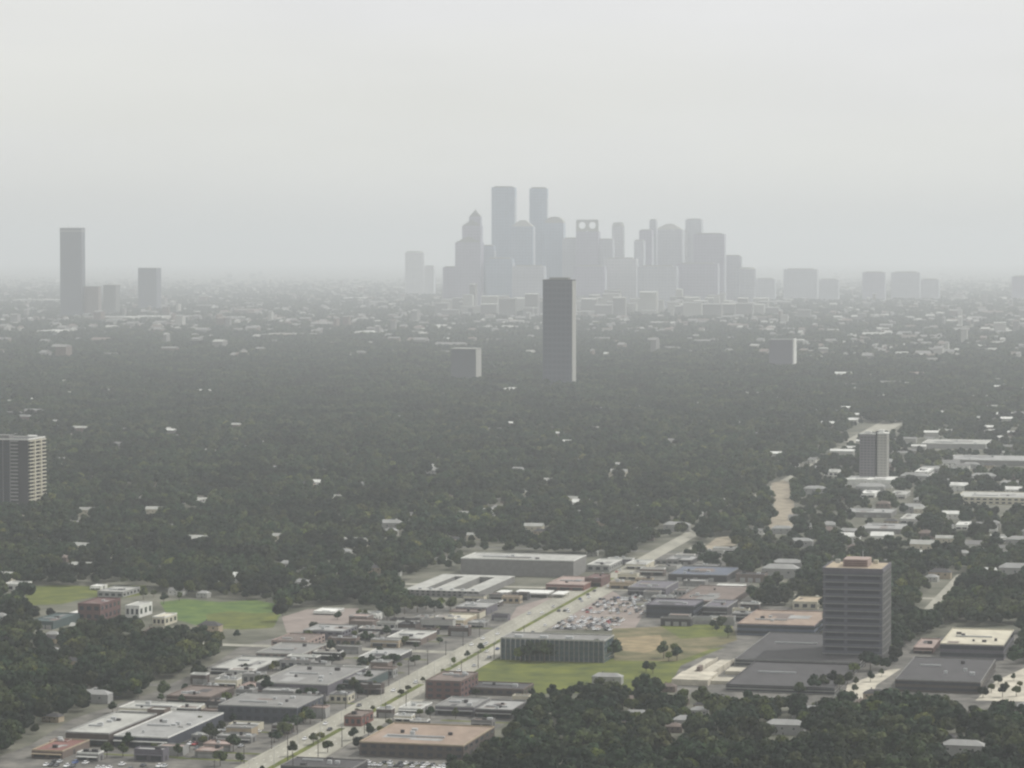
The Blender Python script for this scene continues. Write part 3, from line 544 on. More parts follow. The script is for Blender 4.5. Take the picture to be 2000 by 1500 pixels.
# twin slab tower on the right
P, w, d, h = solve(1677, 1708, 946, 850, 842)
t = thing("apartment_tower", "twin slab tower, dark left slab and lighter right slab, above a white podium", "tower", P + U * 6, -ANG); register(P + U * 6, w * 1.9, 24, h, 4, True, .15)
F1 = facade("dark slab front", (.15, .14, .15), (.06, .06, .07), 3.2, 4, .5, .3); F2 = facade("light slab front", (.33, .32, .29), (.2, .2, .19), 3.2, 4, .5, .3)
ob("wall", MB().box(0, w, 0, 20, 0, h), F1, t); ob("wall", MB().box(w + 2.5, w * 1.75, -3, 18, 0, h + 1.5), F2, t)
ob("stair_core", MB().box(w + .02, w + 2.48, 5, 15, 0, h + 4), wallm("dark"), t)
ob("roof", MB().box(-.5, w + .01, -.5, 20.5, h, h + 1.2), roofm("lightgrey"), t); ob("roof", MB().box(w + 2.52, w * 1.75 + .5, -3.5, 18.5, h + 1.5, h + 2.7), roofm("white"), t)
ob("rooftop_unit", MB().box(w * 1.2, w * 1.5, 3, 10, h + 2.7, h + 6), wallm("white"), t); ob("rooftop_unit", MB().box(w * .3, w * .7, 5, 10, h + 1.2, h + 4), wallm("white"), t)
# mid-distance towers
def tower(name, label, xl, xr, yb, ytop, depth, fm, rm, cap=None, cat="tower", low=.1):
    P = G(xl, yb); w = bis(lambda q: PX(*(P + V * q)[:2])[0] - xr, 1, 900); h = bis(lambda q: ytop - PX(P.x, P.y, q)[1], 1, 900)
    t = thing(name, label, cat, P, -ANG); register(P, w, depth, h, 4, yb > 620, low)
    ob("wall", MB().box(0, w, 0, depth, 0, h), fm, t); ob("roof", MB().box(-.4, w + .4, -.4, depth + .4, h, h + 2), roofm(rm), t)
    if cap: cap(t, w, depth, h)
    return t, w, h
FS = facade("slim tower front", (.06, .066, .092), (.042, .047, .066), 10.8, 9, .62, .25)
def cap_slim(t, w, d, h):
    ob("penthouse", MB().box(w * .2, w * .85, d * .2, d * .8, h + 2, h + 6), wallm("grey"), t)
    ob("sunlit_side", MB().box(w + .05, w + 1.0, 0, d, 0, h - 1), wallm("pale"), t)  # pale slab paints the sunlight on the right face
tower("slim_tower", "tall slim dark grey tower standing alone before downtown", 1060, 1117, 757, 548, 32, FS, 'dark', cap_slim)
tower("squat_tower", "squat dark block tower with a pale sunlit right side left of the slim tower", 881, 929, 748, 682, 42, facade("squat front", (.1, .105, .12), (.05, .055, .065), 3.6, 4, .5, .2), 'pale', lambda t, w, d, h: ob("sunlit_side", MB().box(w + .05, w + 1.2, 0, d, 0, h - 1), wallm("pale"), t))  # sun on the right side is put into the slab's pale colour
tower("slab_tower", "small grey slab with a bright white sunlit right side right of the slim tower", 1502, 1548, 722, 664, 30, facade("slab front", (.14, .13, .16), (.09, .09, .11), 3.6, 4, .5, .2), 'lightgrey', lambda t, w, d, h: ob("sunlit_side", MB().box(w + .05, w + 3, 0, d + 10, 0, h + 3), wallm("white"), t))  # white slab over the right face, sunlight painted as colour
tower("far_left_tower", "tall grey tower rising alone at the far left", 118, 160, 622, 446, 38, facade("left tower front", (.1, .11, .135), (.07, .08, .1), 4, 5, .5, .2), 'grey', lambda t, w, d, h: (ob("crown_band", MB().box(-.8, w + .8, -.8, d + .8, h - 14, h - 8), wallm("lightgrey"), t), ob("mast", MB().cyl(w * .3, d * .5, .7, h + 2, h + 20, 6, 0, .4), METAL, t), ob("mast", MB().cyl(w * .75, d * .5, .5, h + 2, h + 13, 6, 0, .4), METAL, t)))
tower("block_tower", "short paired block right of the tall far left tower, first of two", 164, 192, 622, 560, 34, facade("pink front", (.2, .17, .16), (.12, .11, .1), 3.6, 4, .5, .2), 'lightgrey')
tower("block_tower", "short paired block right of the tall far left tower, second of two", 202, 226, 616, 557, 50, facade("grey front", (.17, .18, .17), (.12, .12, .12), 3.6, 4, .5, .2), 'pale')
tower("block_tower", "grey office block standing apart between the far left towers and downtown", 270, 306, 606, 524, 60, facade("blue front", (.13, .14, .17), (.08, .09, .11), 3.8, 4, .5, .2), 'lightgrey')
# ------------------------------------------------------------------ downtown
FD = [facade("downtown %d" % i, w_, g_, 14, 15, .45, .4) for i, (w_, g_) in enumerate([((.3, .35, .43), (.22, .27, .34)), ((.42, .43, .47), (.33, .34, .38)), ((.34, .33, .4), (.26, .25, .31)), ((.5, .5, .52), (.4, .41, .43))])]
FL = facade("downtown sunlit side", (.5, .52, .55), (.3, .33, .37), 4, 6, .4, .3)  # lighter cladding with sunlight put into its colour
def dt(label, xl, xr, ytop, D, depth=45, fi=0, shape='flat', name="skyscraper", lit=True):
    D *= 1.42; yb = PX(0, D, 0)[1]; P = G(xl, yb); w = (xr - xl) * D / F; h = bis(lambda q: ytop - PX(P.x, P.y, q)[1], 1, 1400)
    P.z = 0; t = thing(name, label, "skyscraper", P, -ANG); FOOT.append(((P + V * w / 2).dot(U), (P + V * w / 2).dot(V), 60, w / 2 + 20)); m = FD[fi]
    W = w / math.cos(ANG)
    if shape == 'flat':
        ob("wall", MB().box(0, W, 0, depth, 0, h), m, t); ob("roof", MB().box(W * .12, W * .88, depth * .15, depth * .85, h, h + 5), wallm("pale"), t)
    elif shape == 'chamfer':
        pts = [(0, 0), (W * .75, 0), (W, depth * .35), (W, depth), (0, depth)]
        ob("wall", MB().prism(pts, 0, h), m, t); ob("roof", MB().prism([(W * .1, depth * .1), (W * .7, depth * .1), (W * .88, depth * .4), (W * .88, depth * .85), (W * .1, depth * .85)], h, h + 6), wallm("pale"), t)
    elif shape == 'round':
        pts = [(W * .5 + W * .5 * math.cos(a), depth * .5 + depth * .5 * math.sin(a)) for a in [i * math.pi / 10 for i in range(20)]]
        ob("wall", MB().prism(pts, 0, h * .955), m, t); ob("roof", MB().prism(pts, h * .955, h, 0, .72), wallm("pale"), t)
    elif shape == 'pyramid':
        ob("wall", MB().box(0, W, 0, depth, 0, h * .93), m, t); ob("roof", MB().prism([(0, 0), (W, 0), (W, depth), (0, depth)], h * .93, h, 0, .25), wallm("pale"), t)
    elif shape == 'barrel':
        n = 10; pts = [(W * .5 - W * .5 * math.cos(math.pi * i / n), h * .93 + h * .07 * math.sin(math.pi * i / n)) for i in range(n + 1)]
        ob("wall", MB().box(0, W, 0, depth, 0, h * .93 - .1), m, t)
        vs = [(x, 0, z) for x, z in pts] + [(x, depth, z) for x, z in pts]; k = n + 1
        ob("roof", MB().poly(vs, [tuple(range(k))[::-1], tuple(range(k, 2 * k))] + [(i, i + 1, k + i + 1, k + i) for i in range(n)] + [(0, k, 2 * k - 1, n)]), wallm("pale"), t)
    elif shape == 'gables':                       # stepped gabled masses, highest at the right
        for i, (a, b, hh, mm) in enumerate([(.52, .98, 1.0, m), (.26, 1.0, .90, m), (.0, 1.02, .72, m)]):
            y0, y1 = depth * (.3 - .15 * i) , depth * (.7 + .15 * i)
            z = h * hh * .94; n_ = 4
            part = MB().box(a * W, b * W, y0, y1, 0, z)
            ob("wall", part, mm, t)
            st = MB()
            for q in range(n_): st.box((a + (b - a) * .12 * (q + .6)) * W, (b - (b - a) * .12 * (q + .6)) * W, y0 + 2, y1 - 2, z + q * h * .015, z + (q + 1) * h * .015)
            ob("stepped_gable", st, wallm("lightgrey"), t)
        ob("spire", MB().prism([(W * .73, depth * .48), (W * .78, depth * .48), (W * .78, depth * .52), (W * .73, depth * .52)], h, h * 1.02, 0, .2), wallm("pale"), t)
    elif shape == 'eyes':                          # crown frame with two round openings
        ch = W * .52; z0 = h - ch
        ob("wall", MB().box(0, W, 0, depth, 0, z0), m, t)
        cr = MB(); n = 24
        for s_ in range(2):
            cx = W * (.27 + .46 * s_); hw = W * (.27 if s_ == 0 else .27); cz = z0 + ch * .52; r0 = ch * .3
            x0, x1 = (0, W / 2) if s_ == 0 else (W / 2, W)
            ring, outer = [], []
            for i in range(n):
                a = 2 * math.pi * i / n; ca, sa = math.cos(a), math.sin(a); ring.append((cx + r0 * ca, cz + r0 * sa))
                tt = min((x1 - cx) / ca if ca > 1e-6 else (x0 - cx) / ca if ca < -1e-6 else 1e9, (h - cz) / sa if sa > 1e-6 else (z0 - cz) / sa if sa < -1e-6 else 1e9)
                outer.append((cx + ca * tt, cz + sa * tt))
            b = len(cr.v)
            for yy in (0.0, 9.0): cr.v += [(x, yy, z) for x, z in ring] + [(x, yy, z) for x, z in outer]
            for i in range(n):
                j = (i + 1) % n
                for f in ((b + i, b + j, b + n + j, b + n + i), (b + 2 * n + j, b + 2 * n + i, b + 3 * n + i, b + 3 * n + j), (b + i, b + 2 * n + i, b + 2 * n + j, b + j), (b + n + j, b + 3 * n + j, b + 3 * n + i, b + n + i)):
                    cr.f.append(f); cr.m.append(0)
        ob("crown_frame", cr, wallm("pale"), t)
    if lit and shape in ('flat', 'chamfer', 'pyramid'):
        ob("sunlit_side", MB().box(W + .1, W + 1.2, depth * .38, depth, 0, h * .92), FL, t)  # lit right face of the tower, painted on as a lighter slab
    return t
DT = [
 ("tower with stepped gables peaking at its right, leftmost tall one of downtown", 889, 938, 411, 9900, 60, 2, 'gables'),
 ("tallest downtown tower, left of the twin peaks", 960, 1003, 366, 10100, 60, 0, 'chamfer'),
 ("tall slim tower, right of the twin peaks of downtown", 1034, 1066, 368, 10200, 50, 0, 'chamfer'),
 ("broad block filling the gap between the twin peaks", 998, 1040, 430, 9950, 50, 0, 'pyramid'),
 ("tower with a sloping shoulder right of the twin peaks", 1064, 1100, 423, 10100, 45, 0, 'barrel'),
 ("tower with two round openings in its crown", 1125, 1168, 429, 10000, 50, 2, 'eyes'),
 ("slim round-topped tower right of the one with two round openings", 1193, 1218, 434, 10200, 45, 3, 'round'),
 ("lower flat block right of the tower with two round openings", 1166, 1196, 468, 10000, 45, 1, 'flat'),
 ("narrow stepped block, left shoulder of the right downtown cluster", 1238, 1256, 470, 9900, 45, 1, 'flat'),
 ("block second from the left of the right downtown cluster", 1248, 1272, 450, 10000, 45, 2, 'flat'),
 ("slim spike-like block with the highest top of the right cluster's left half", 1268, 1281, 430, 10050, 30, 1, 'flat'),
 ("wide tower with a pointed roof in the right downtown cluster", 1279, 1331, 437, 10150, 55, 1, 'pyramid'),
 ("tall flat-topped tower in the middle of the right downtown cluster", 1338, 1369, 429, 10300, 45, 1, 'flat'),
 ("wide flat tower at the right end of the right downtown cluster", 1354, 1413, 457, 10000, 50, 2, 'flat'),
 ("low block stepping down from the right end of downtown, first", 1412, 1446, 500, 10100, 45, 1, 'flat'),
 ("low block stepping down from the right end of downtown, second", 1442, 1474, 522, 9900, 45, 1, 'round'),
 ("low block left of the stepped gable tower", 865, 893, 522, 10000, 45, 2, 'flat'),
 ("block between the gabled tower and the tallest tower", 934, 964, 480, 9950, 45, 0, 'flat'),
 ("block in front of the tallest tower's foot", 950, 1000, 505, 9700, 45, 0, 'flat'),
 ("wide block in front of the twin peaks", 1000, 1062, 520, 9600, 45, 1, 'flat'),
 ("block between the sloping-shoulder tower and the two-eyed tower", 1098, 1128, 466, 10050, 45, 1, 'flat'),
 ("low block at the foot of the two-eyed tower", 1120, 1180, 520, 9700, 45, 2, 'flat'),
 ("low block in the dip between the two downtown clusters", 1180, 1242, 505, 9800, 45, 3, 'flat'),
 ("low block at the foot of the right downtown cluster", 1245, 1320, 520, 9700, 45, 1, 'flat'),
 ("low wide block under the right end of downtown", 1320, 1400, 515, 9750, 45, 2, 'flat'),
 ("tall narrow block hidden behind the pointed-roof tower", 1318, 1342, 452, 10300, 45, 3, 'flat'),
 ("lone round-headed tower left of downtown", 789, 827, 490, 13200, 50, 3, 'round'),
 ("small block beside the lone round-headed tower", 829, 847, 520, 13000, 40, 3, 'flat'),
 ("wide hazy block right of downtown, first of the right row", 1530, 1594, 526, 11751, 60, 1, 'flat'),
 ("small hazy block right of downtown, second of the right row", 1600, 1636, 546, 11525, 50, 1, 'flat'),
 ("hazy block right of downtown, third of the right row", 1684, 1726, 532, 11751, 60, 2, 'flat'),
 ("wide hazy block right of downtown, fourth of the right row", 1740, 1794, 532, 11864, 60, 1, 'flat'),
 ("low hazy block right of downtown, fifth of the right row", 1798, 1832, 546, 11638, 60, 1, 'flat'),
 ("hazy block touching the right edge of the picture", 1976, 2010, 540, 11751, 60, 2, 'flat'),
 ("low hazy block between downtown and the right row", 1474, 1512, 545, 11525, 50, 1, 'flat'),
]
for r in DT: dt(*r)
# ------------------------------------------------------------------ houses and fill-in buildings in the town
def inpoly(px, py, poly):
    x = np.asarray(px); y = np.asarray(py); c = np.zeros(x.shape, bool); n = len(poly); j = n - 1
    for i in range(n):
        xi, yi = poly[i]; xj, yj = poly[j]
        if yi != yj: c ^= ((yi > y) != (yj > y)) & (x < (xj - xi) * (y - yi) / (yj - yi) + xi)
        j = i
    return c
def pxv(x, y, z):
    zz = z - H; fwd = y * cp - zz * sp; up = y * sp + zz * cp; return 1000 + F * x / fwd, 750 - F * up / fwd
def free_foot(x, y, m=0):
    u = x * U.x + y * U.y; v = x * V.x + y * V.y; ok = np.ones(np.shape(x), bool)
    fx = np.array(FOOT)
    for a, b, hu, hv in fx: ok &= ~((abs(u - a) < hu + m) & (abs(v - b) < hv + m))
    return ok
def off_avenue(x, y, m):
    dx = x - AX0.x; dy = y - AX0.y; s_ = dx * adir.x + dy * adir.y
    far = (s_ > 1250) & ~(s_ > 2700)
    return abs(dx * aperp.x + dy * aperp.y) > np.where(far, m * .3, np.where(s_ > 2700, m * 1.7, np.where(s_ > 900, m * .75, m)))
def house_parts(wm, rm, w, d, h, hip, windows=True):
    t = bpy.data.objects.new("house", None); COL.objects.link(t)
    ob("wall", MB().box(0, w, 0, d, 0, h, top=False), wm, t)
    rh = d * .28; o_ = .5
    if hip: vs = [(-o_, -o_, h), (w + o_, -o_, h), (w + o_, d + o_, h), (-o_, d + o_, h), (d * .45, d / 2, h + rh), (w - d * .45, d / 2, h + rh)]
    else: vs = [(-o_, -o_, h), (w + o_, -o_, h), (w + o_, d + o_, h), (-o_, d + o_, h), (-o_, d / 2, h + rh), (w + o_, d / 2, h + rh)]
    rf = ob("roof", MB().poly(vs, [(0, 1, 5, 4), (1, 2, 5), (2, 3, 4, 5), (3, 0, 4), (3, 2, 1, 0)]), rm, t)
    ob("chimney", MB().box(w * .3, w * .3 + .9, d * .6, d * .6 + .9, h + rh * .3, h + rh + 1.2), wallm("brown"), rf)
    if windows:
        for i in range(3): ob("window", MB().box(w * (.12 + .3 * i), w * (.12 + .3 * i) + 1.6, -.05, .05, h * .55, h * .55 + 1.4), GLASS, t)
        ob("door", MB().box(w * .45, w * .45 + 1.1, -.06, .05, 0.02, 2.2), wallm("darkbrown"), t)
    return t
HP = []
for wc, rc, w, d, h, hip in [('pale', 'lightgrey', 17, 12, 6.5, True), ('white', 'grey', 22, 13, 6, False), ('brown', 'brown', 18, 12, 6.5, True), ('cream', 'pale', 26, 14, 9, False), ('tan', 'dark', 20, 12, 6, True), ('white', 'white', 24, 15, 8, False), ('lightgrey', 'lightgrey', 34, 14, 9, True)]:
    t = house_parts(wallm(wc), roofm(rc), w, d, h, hip); HP.append([t, wc, rc, w, d, h, False])
def zone(px, py):
    if px > 1480 and py > 860: return "below the twin slab tower" if px < 1760 else "near the right edge below the row buildings"
    if px > 1480: return "in the upper right quarter by the far avenue" if py > 720 else "in the plain right of the white-ended slab"
    if py > 1240: return "in the lower left wood" if px < 500 else "in the foreground wood, middle" if px < 1400 else "in the foreground wood, right"
    if py > 1150: return "in the trees at lower left by the park"
    if py > 960: return "in the near woods " + ("at the left" if px < 450 else "above the park fields" if px < 900 else "behind the white-roofed hall")
    if py > 830: return "in the middle woods " + ("beside the left high-rise" if px < 400 else "between left and slim towers" if px < 900 else "below the slim tower")
    return "at the far wood edge " + ("on the left" if px < 450 else "left of the squat tower" if px < 900 else "around the slim tower")
cand = []
for i in range(11000):
    py = random.uniform(676, 1500); px = random.uniform(-110, 2110)
    dens = .085
    if px > 1480 and py < 1080: dens = .3 if py < 850 and px > 1640 else .17 if py > 700 else .1
    elif py < 740: dens = .05
    elif px > 1350 and py > 960: dens = .07
    if 1150 < py < 1240 and not (px < 420 or px > 1740): continue
    if py > 1240 and (px < 1060 and not px < 300): continue
    if py > 1240 and random.random() < .5: continue
    if 1150 < py and px > 1740: dens = .035
    if random.random() > dens: continue
    cand.append((px, py))
cand.sort(key=lambda c: -c[1]); nh = 0; extra = []
for px, py in cand:
    P = G(px, py); k = random.choices(range(7), [3, 3, 2, 3, 2, 2 + (py < 900) * 2, 1.5 + (px > 1480) * 3])[0]
    t, wc, rc, w, d, h, used = HP[k]
    cx, cy_ = P.x + w / 2, P.y + d / 2
    if not free_foot(np.array([cx]), np.array([cy_]), 14 if px < 1480 else 5)[0] or not off_avenue(cx, cy_, 32): continue
    qx, qy = pxv(cx, cy_, 0)
    if any(inpoly(np.array([qx]), np.array([qy]), c)[0] for c in CLEAR): continue
    if py > 1240: k = random.choice((2, 4, 6, 0)); t, wc, rc, w, d, h, used = HP[k]
    s_ = random.uniform(.5, .82 if py < 1240 else .6) * (1 + .3 * (py < 850)) * (1.15 if px > 1480 else 1)
    rz = -ANG + random.choice((0, 0, .0, math.pi / 2 * 0 - .12, .1))
    if nh < 290:
        lab = "%s %s house, %s roof, %s" % ("small" if s_ < .66 else "larger", wc, rc, zone(px, py)); lab = lab.replace("lightgrey", "light grey")
        grp = "%s-roofed houses %s" % (rc, zone(px, py))
        if not used:
            t.location = P; t.rotation_euler = (0, 0, rz); t.scale = (s_,) * 3; t["label"] = lab; t["category"] = "house"; t["group"] = grp; HP[k][6] = True
        else:
            c = dup(t, P, rz, lab, grp, (s_,) * 3)
        nh += 1
    else: extra.append((P, w, d, h, k, s_))
    register(P, w * s_, d * s_, h * s_ * 1.25, 1.0, random.random() < (.5 if px < 1480 else .75), .55)
for q in HP:
    if not q[6]:
        for c in list(q[0].children_recursive): bpy.data.objects.remove(c)
        bpy.data.objects.remove(q[0])
# the many farther ones and the far plain of roofs
fm = MB(); rrn = random.Random(5)
mats_far = [wallm('pale'), roofm('pale'), wallm('grey'), roofm('white'), roofm('grey'), wallm('brown')]
def farbox(P, w, d, h, wi, ri):
    a, b = P, P + V * w; A, B = a + U * d, b + U * d
    fm.poly([(a.x, a.y, 0), (b.x, b.y, 0), (B.x, B.y, 0), (A.x, A.y, 0), (a.x, a.y, h), (b.x, b.y, h), (B.x, B.y, h), (A.x, A.y, h)], [(0, 1, 5, 4), (1, 2, 6, 5), (2, 3, 7, 6), (3, 0, 4, 7)], wi)
    b0 = len(fm.v); c = (a + B) / 2
    vs = [(c + (q - c) * 1.04) for q in (a, b, B, A)]
    fm.poly([(q.x, q.y, h + .02) for q in vs] + [((vs[0] + vs[3]) / 2).to_tuple()[:2] + (h + 1.2 + d * .1,), ((vs[1] + vs[2]) / 2).to_tuple()[:2] + (h + 1.2 + d * .1,)], [(0, 1, 5, 4), (2, 3, 4, 5), (1, 2, 5), (3, 0, 4)], ri)
for P, w, d, h, k, s_ in extra: farbox(P, w * s_, d * s_, h * s_, rrn.choice((0, 2, 5)), rrn.choice((1, 3, 4)))
far_f = []
for i in range(150):
    py = rrn.uniform(603, 622); px = rrn.uniform(850, 1490); P = G(px, py)
    farbox(P, rrn.uniform(25, 80), rrn.uniform(25, 50), rrn.uniform(15, 75) * (1 if rrn.random() < .75 else 1.7), rrn.choice((0, 2)), rrn.choice((1, 4, 4)))
for i in range(2600):
    py = rrn.uniform(524, 705) if i % 3 else rrn.uniform(524, 640); px = rrn.uniform(-150, 2150)
    if py > 655 and px < 1500 and rrn.random() < .72: continue
    if 850 < px < 1500 and py < 590: continue
    P = G(px, py); w = rrn.lognormvariate(2.9, .6); w = min(w, 110); d = rrn.uniform(14, 50); h = rrn.choice((7, 9, 12, 16)) if rrn.random() < .93 else rrn.uniform(20, 45)
    farbox(P, w, d, h, rrn.choice((0, 2, 2, 5)), rrn.choice((1, 4, 4, 4, 5)))
    if py > 600: far_f.append((P.dot(U) + d / 2, P.dot(V) + w / 2, d / 2 + 6 , w / 2 + 3)); far_f.append((P.dot(U) - 30, P.dot(V) + w / 2, 30, w / 2))
o = ob("distant_houses", fm, mats_far); o["kind"] = "stuff"
o["label"] = "countless pale roofs of the distant town fading into haze"; o["category"] = "houses"
# ------------------------------------------------------------------ trees
def crown_mesh(seed, r, h, zc, n=420, lobes=7, q=1.05, m=LEAF, flat=.8):
    rg = np.random.default_rng(seed); cs = []
    for i in range(lobes):
        a = rg.uniform(0, 2 * math.pi); rr = r * rg.uniform(.15, .62) if i else 0
        cs.append((rr * math.cos(a), rr * math.sin(a), zc + h * rg.uniform(-.22, .3) + (h * .22 if i == 0 else 0), r * rg.uniform(.36, .6)))
    v = []; f = []
    for i in range(n):
        cx, cy2, cz, cr = cs[rg.integers(lobes)]
        d = rg.normal(size=3); d /= np.linalg.norm(d)
        if d[2] < -.35: d[2] *= -1
        p = np.array([cx, cy2, cz]) + d * cr * rg.uniform(.82, 1.08) * np.array([1, 1, flat])
        nn = d + rg.normal(size=3) * .3; nn /= np.linalg.norm(nn)
        a = np.cross(nn, rg.normal(size=3)); a /= np.linalg.norm(a); b = np.cross(nn, a); s_ = q * rg.uniform(.6, 1.25)
        k = len(v); v += [tuple(p + a * s_), tuple(p + b * s_ * .8), tuple(p - a * s_ * .9), tuple(p - b * s_)]; f.append((k, k + 1, k + 2, k + 3))
    # dense inner mass of twigs, lumpy
    bm = bmesh.new()
    for cx, cy2, cz, cr in cs:
        ret = bmesh.ops.create_icosphere(bm, subdivisions=2, radius=cr * .86)
        for vv in ret['verts']: vv.co = Vector((cx, cy2, cz)) + Vector((vv.co.x, vv.co.y, vv.co.z * flat)) * (1 + rg.uniform(-.14, .12))
    bm.verts.ensure_lookup_table(); k = len(v); v += [tuple(x.co) for x in bm.verts]; f += [tuple(k + x.index for x in ff.verts) for ff in bm.faces]; bm.free()
    me = bpy.data.meshes.new("crown"); me.from_pydata(v, [], f); me.materials.append(m); me.update(); return me
def trunk_mesh(h, r):
    mb = MB().cyl(0, 0, r, 0, h * .62, 7, 0, .55)
    for i in range(4):
        a = i * 1.6; s_ = Vector((0, 0, h * .38)); e_ = Vector((math.cos(a) * h * .22, math.sin(a) * h * .22, h * .66)); ww = r * .35
        mb.poly([(s_.x - ww, s_.y, s_.z), (s_.x + ww, s_.y, s_.z), (s_.x, s_.y + ww, s_.z + ww), (e_.x - ww * .4, e_.y, e_.z), (e_.x + ww * .4, e_.y, e_.z), (e_.x, e_.y + ww * .4, e_.z)], [(0, 1, 4, 3), (1, 2, 5, 4), (2, 0, 3, 5)])
    return mb.mesh("trunk", BARK)
PROTO = []
for i in range(6):
    r = [5.6, 6.6, 4.9, 5.8, 5.0, 6.2][i]; hh = [13, 12, 14, 11.5, 10.5, 13.5][i]
    PROTO.append((crown_mesh(100 + i, r, hh * .6, hh * .56, 430, 6 + i % 3, 1.0, LEAFY if i in (4,) else LEAF), trunk_mesh(hh, .38), hh, r))
# candidate tree sites on a jittered grid that widens with distance
xs, ys, sc = [], [], []
dcur = 1395.0
while dcur < 4700:
    step = 8.6 + max(0, (dcur - 2400)) * .0012
    wd = dcur * .172 + 190
    n = int(2 * wd / step)
    x = np.linspace(-wd, wd, n) + RNG.uniform(-.45, .45, n) * step; y = dcur + RNG.uniform(-.5, .5, n) * step
    xs.append(x); ys.append(y); sc.append((.5 + 1.0 * RNG.beta(1.6, 2.2, n)) * (1 + (dcur > 2600) * .06)); dcur += step * .92
X = np.concatenate(xs); Y = np.concatenate(ys); SCL = np.concatenate(sc)
keep = free_foot(X, Y, 3.5) & off_avenue(X, Y, 24)
for z in (0, 5, 11):
    qx, qy = pxv(X, Y, z * SCL)
    for c in CLEAR: keep &= ~inpoly(qx, qy, c)
for z in (7, 12.5):
    qx, qy = pxv(X, Y, z * SCL)
    for dd, poly in SIL:
        bx = [q[0] for q in poly]; by = [q[1] for q in poly]
        near = (Y < dd + 5) & (qx > min(bx) - 10) & (qx < max(bx) + 10) & (qy > min(by) - 4) & (qy < max(by) + 4)
        ii = np.where(near & keep)[0]
        if len(ii): keep[ii[inpoly(qx[ii], qy[ii], poly)]] = False
# the built-up quarter on the right is only loosely planted
qx, qy = pxv(X, Y, 0)
cl = np.sin(X * .031 + 2) * np.sin(Y * .017 + X * .011) + np.sin(X * .011 - Y * .013)
keep &= ~((qx > 1500) & (qy < 1085) & (RNG.uniform(size=X.shape) < .25 + .2 * (cl > .4)))
keep &= ~((RNG.uniform(size=X.shape) < .15)) & ~((cl > 1.25) & (RNG.uniform(size=X.shape) < .5))
vv_ = X * V.x + Y * V.y; uu_ = X * U.x + Y * U.y
keep &= ~((abs((vv_ + 18 * np.sin(uu_ * .004)) % 104 - 52) < 4.5) & (qy < 1150)) & ~((abs((uu_ + 12 * np.sin(vv_ * .006)) % 210 - 105) < 5) & (qy < 1150))
keep &= (abs(qx - 1000) < 1650)
X, Y, SCL = X[keep], Y[keep], SCL[keep]
order = np.argsort(Y); X, Y, SCL = X[order], Y[order], SCL[order]
qx, qy = pxv(X, Y, 9 * SCL)
vis = (qx > -10) & (qx < 2010) & (qy < 1500)
idx = np.where(vis)[0][:120]
isind = np.zeros(len(X), bool); isind[idx] = True
roots = {}
def plant(k, x, y, s_, label, group, rz=None):
    cm, tm, hh, r = PROTO[k]
    t = thing("tree", label, "tree", (x, y, 0), random.uniform(0, 6.28) if rz is None else rz, group); t.scale = (s_, s_, s_ * random.uniform(.9, 1.15))
    c = bpy.data.objects.new("crown", cm); COL.objects.link(c); c.parent = t
    c2 = bpy.data.objects.new("trunk", tm); COL.objects.link(c2); c2.parent = t
    return t
for i in idx:
    k_ = random.choices(range(6), [3, 3, 3, 3, 1, 3])[0]
    size = "tall" if SCL[i] > 1.03 else "low" if SCL[i] < .72 else "middling"; colr = "olive" if k_ == 4 else "dark green"
    wh = next(n_ for x_, n_ in ((800, "in the lower left wood"), (1080, "at the wood's left tip by the shops"), (1200, "below the grass field"), (1300, "below the dry field"), (1420, "below the white ramps"), (1530, "below the parking decks' left half"), (1640, "below the parking decks' right half"), (1740, "below the striped tower"), (1880, "below the lower right garage"), (9999, "at the lower right corner")) if qx[i] < x_)
    row = "on the bottom edge" if qy[i] > 1465 else "above the bottom edge"
    lab = "%s %s tree %s, %s" % (size, colr, wh, row); grp = "%s %s trees, %s, %s" % (size, colr, wh, row)
    plant(k_, X[i], Y[i], SCL[i], lab, grp)
# single trees standing among the car parks, medians and fields
def pt_zone(px, py):
    if px > 640 and py > 1395: return "beside the orange-roofed store"
    if px > 780 and py > 1350: return "among the grey blocks below the grass field"
    if py > 1465: return "along the bottom edge left of the avenue"
    if px < 480 and py > 1400: return "in the lower left car park"
    if px < 520: return "between the lower left stores and the wood"
    if px > 560 and py > 1365: return "between the navy block and the avenue"
    if py > 1295: return "around the teal-sided shop"
    return "in the small-shop quarter left of the avenue"
def px_tree(px, py, s_, label, group, k=None):
    P = G(px, py); plant(random.randrange(6) if k is None else k, P.x, P.y, s_, label, group)
for px, py in [(1018, 1292), (1034, 1294), (1050, 1290), (1062, 1294), (1076, 1290), (1150, 1288), (1165, 1292), (1182, 1290), (1196, 1284)]:
    px_tree(px, py, random.uniform(.85, 1.15), "dark round tree before the office with white fins", "trees before the office with white fins")
for px, py in [(1296, 1286), (1306, 1292), (1322, 1290), (1318, 1278)]:
    px_tree(px, py, random.uniform(.6, .85), "dark tree in the clump on the dry field", "trees in the clump on the dry field")
for px, py in [(800, 1192), (815, 1196), (832, 1190), (848, 1196), (862, 1188), (880, 1192), (790, 1200), (744, 1206), (756, 1212), (770, 1206)]:
    px_tree(px, py, random.uniform(.7, 1.0), "green tree in the clump in front of the courtyard block", "trees in front of the courtyard block")
for i in range(16):
    s_ = -120 + i * 36 + random.uniform(-14, 14)
    P = AX0 + adir * s_ + aperp * random.uniform(-1.4, 1.4)
    plant(random.choice((2, 4)), P.x, P.y, random.uniform(.25, .6), "small tree planted on the grass median of the avenue", "small trees on the avenue median")
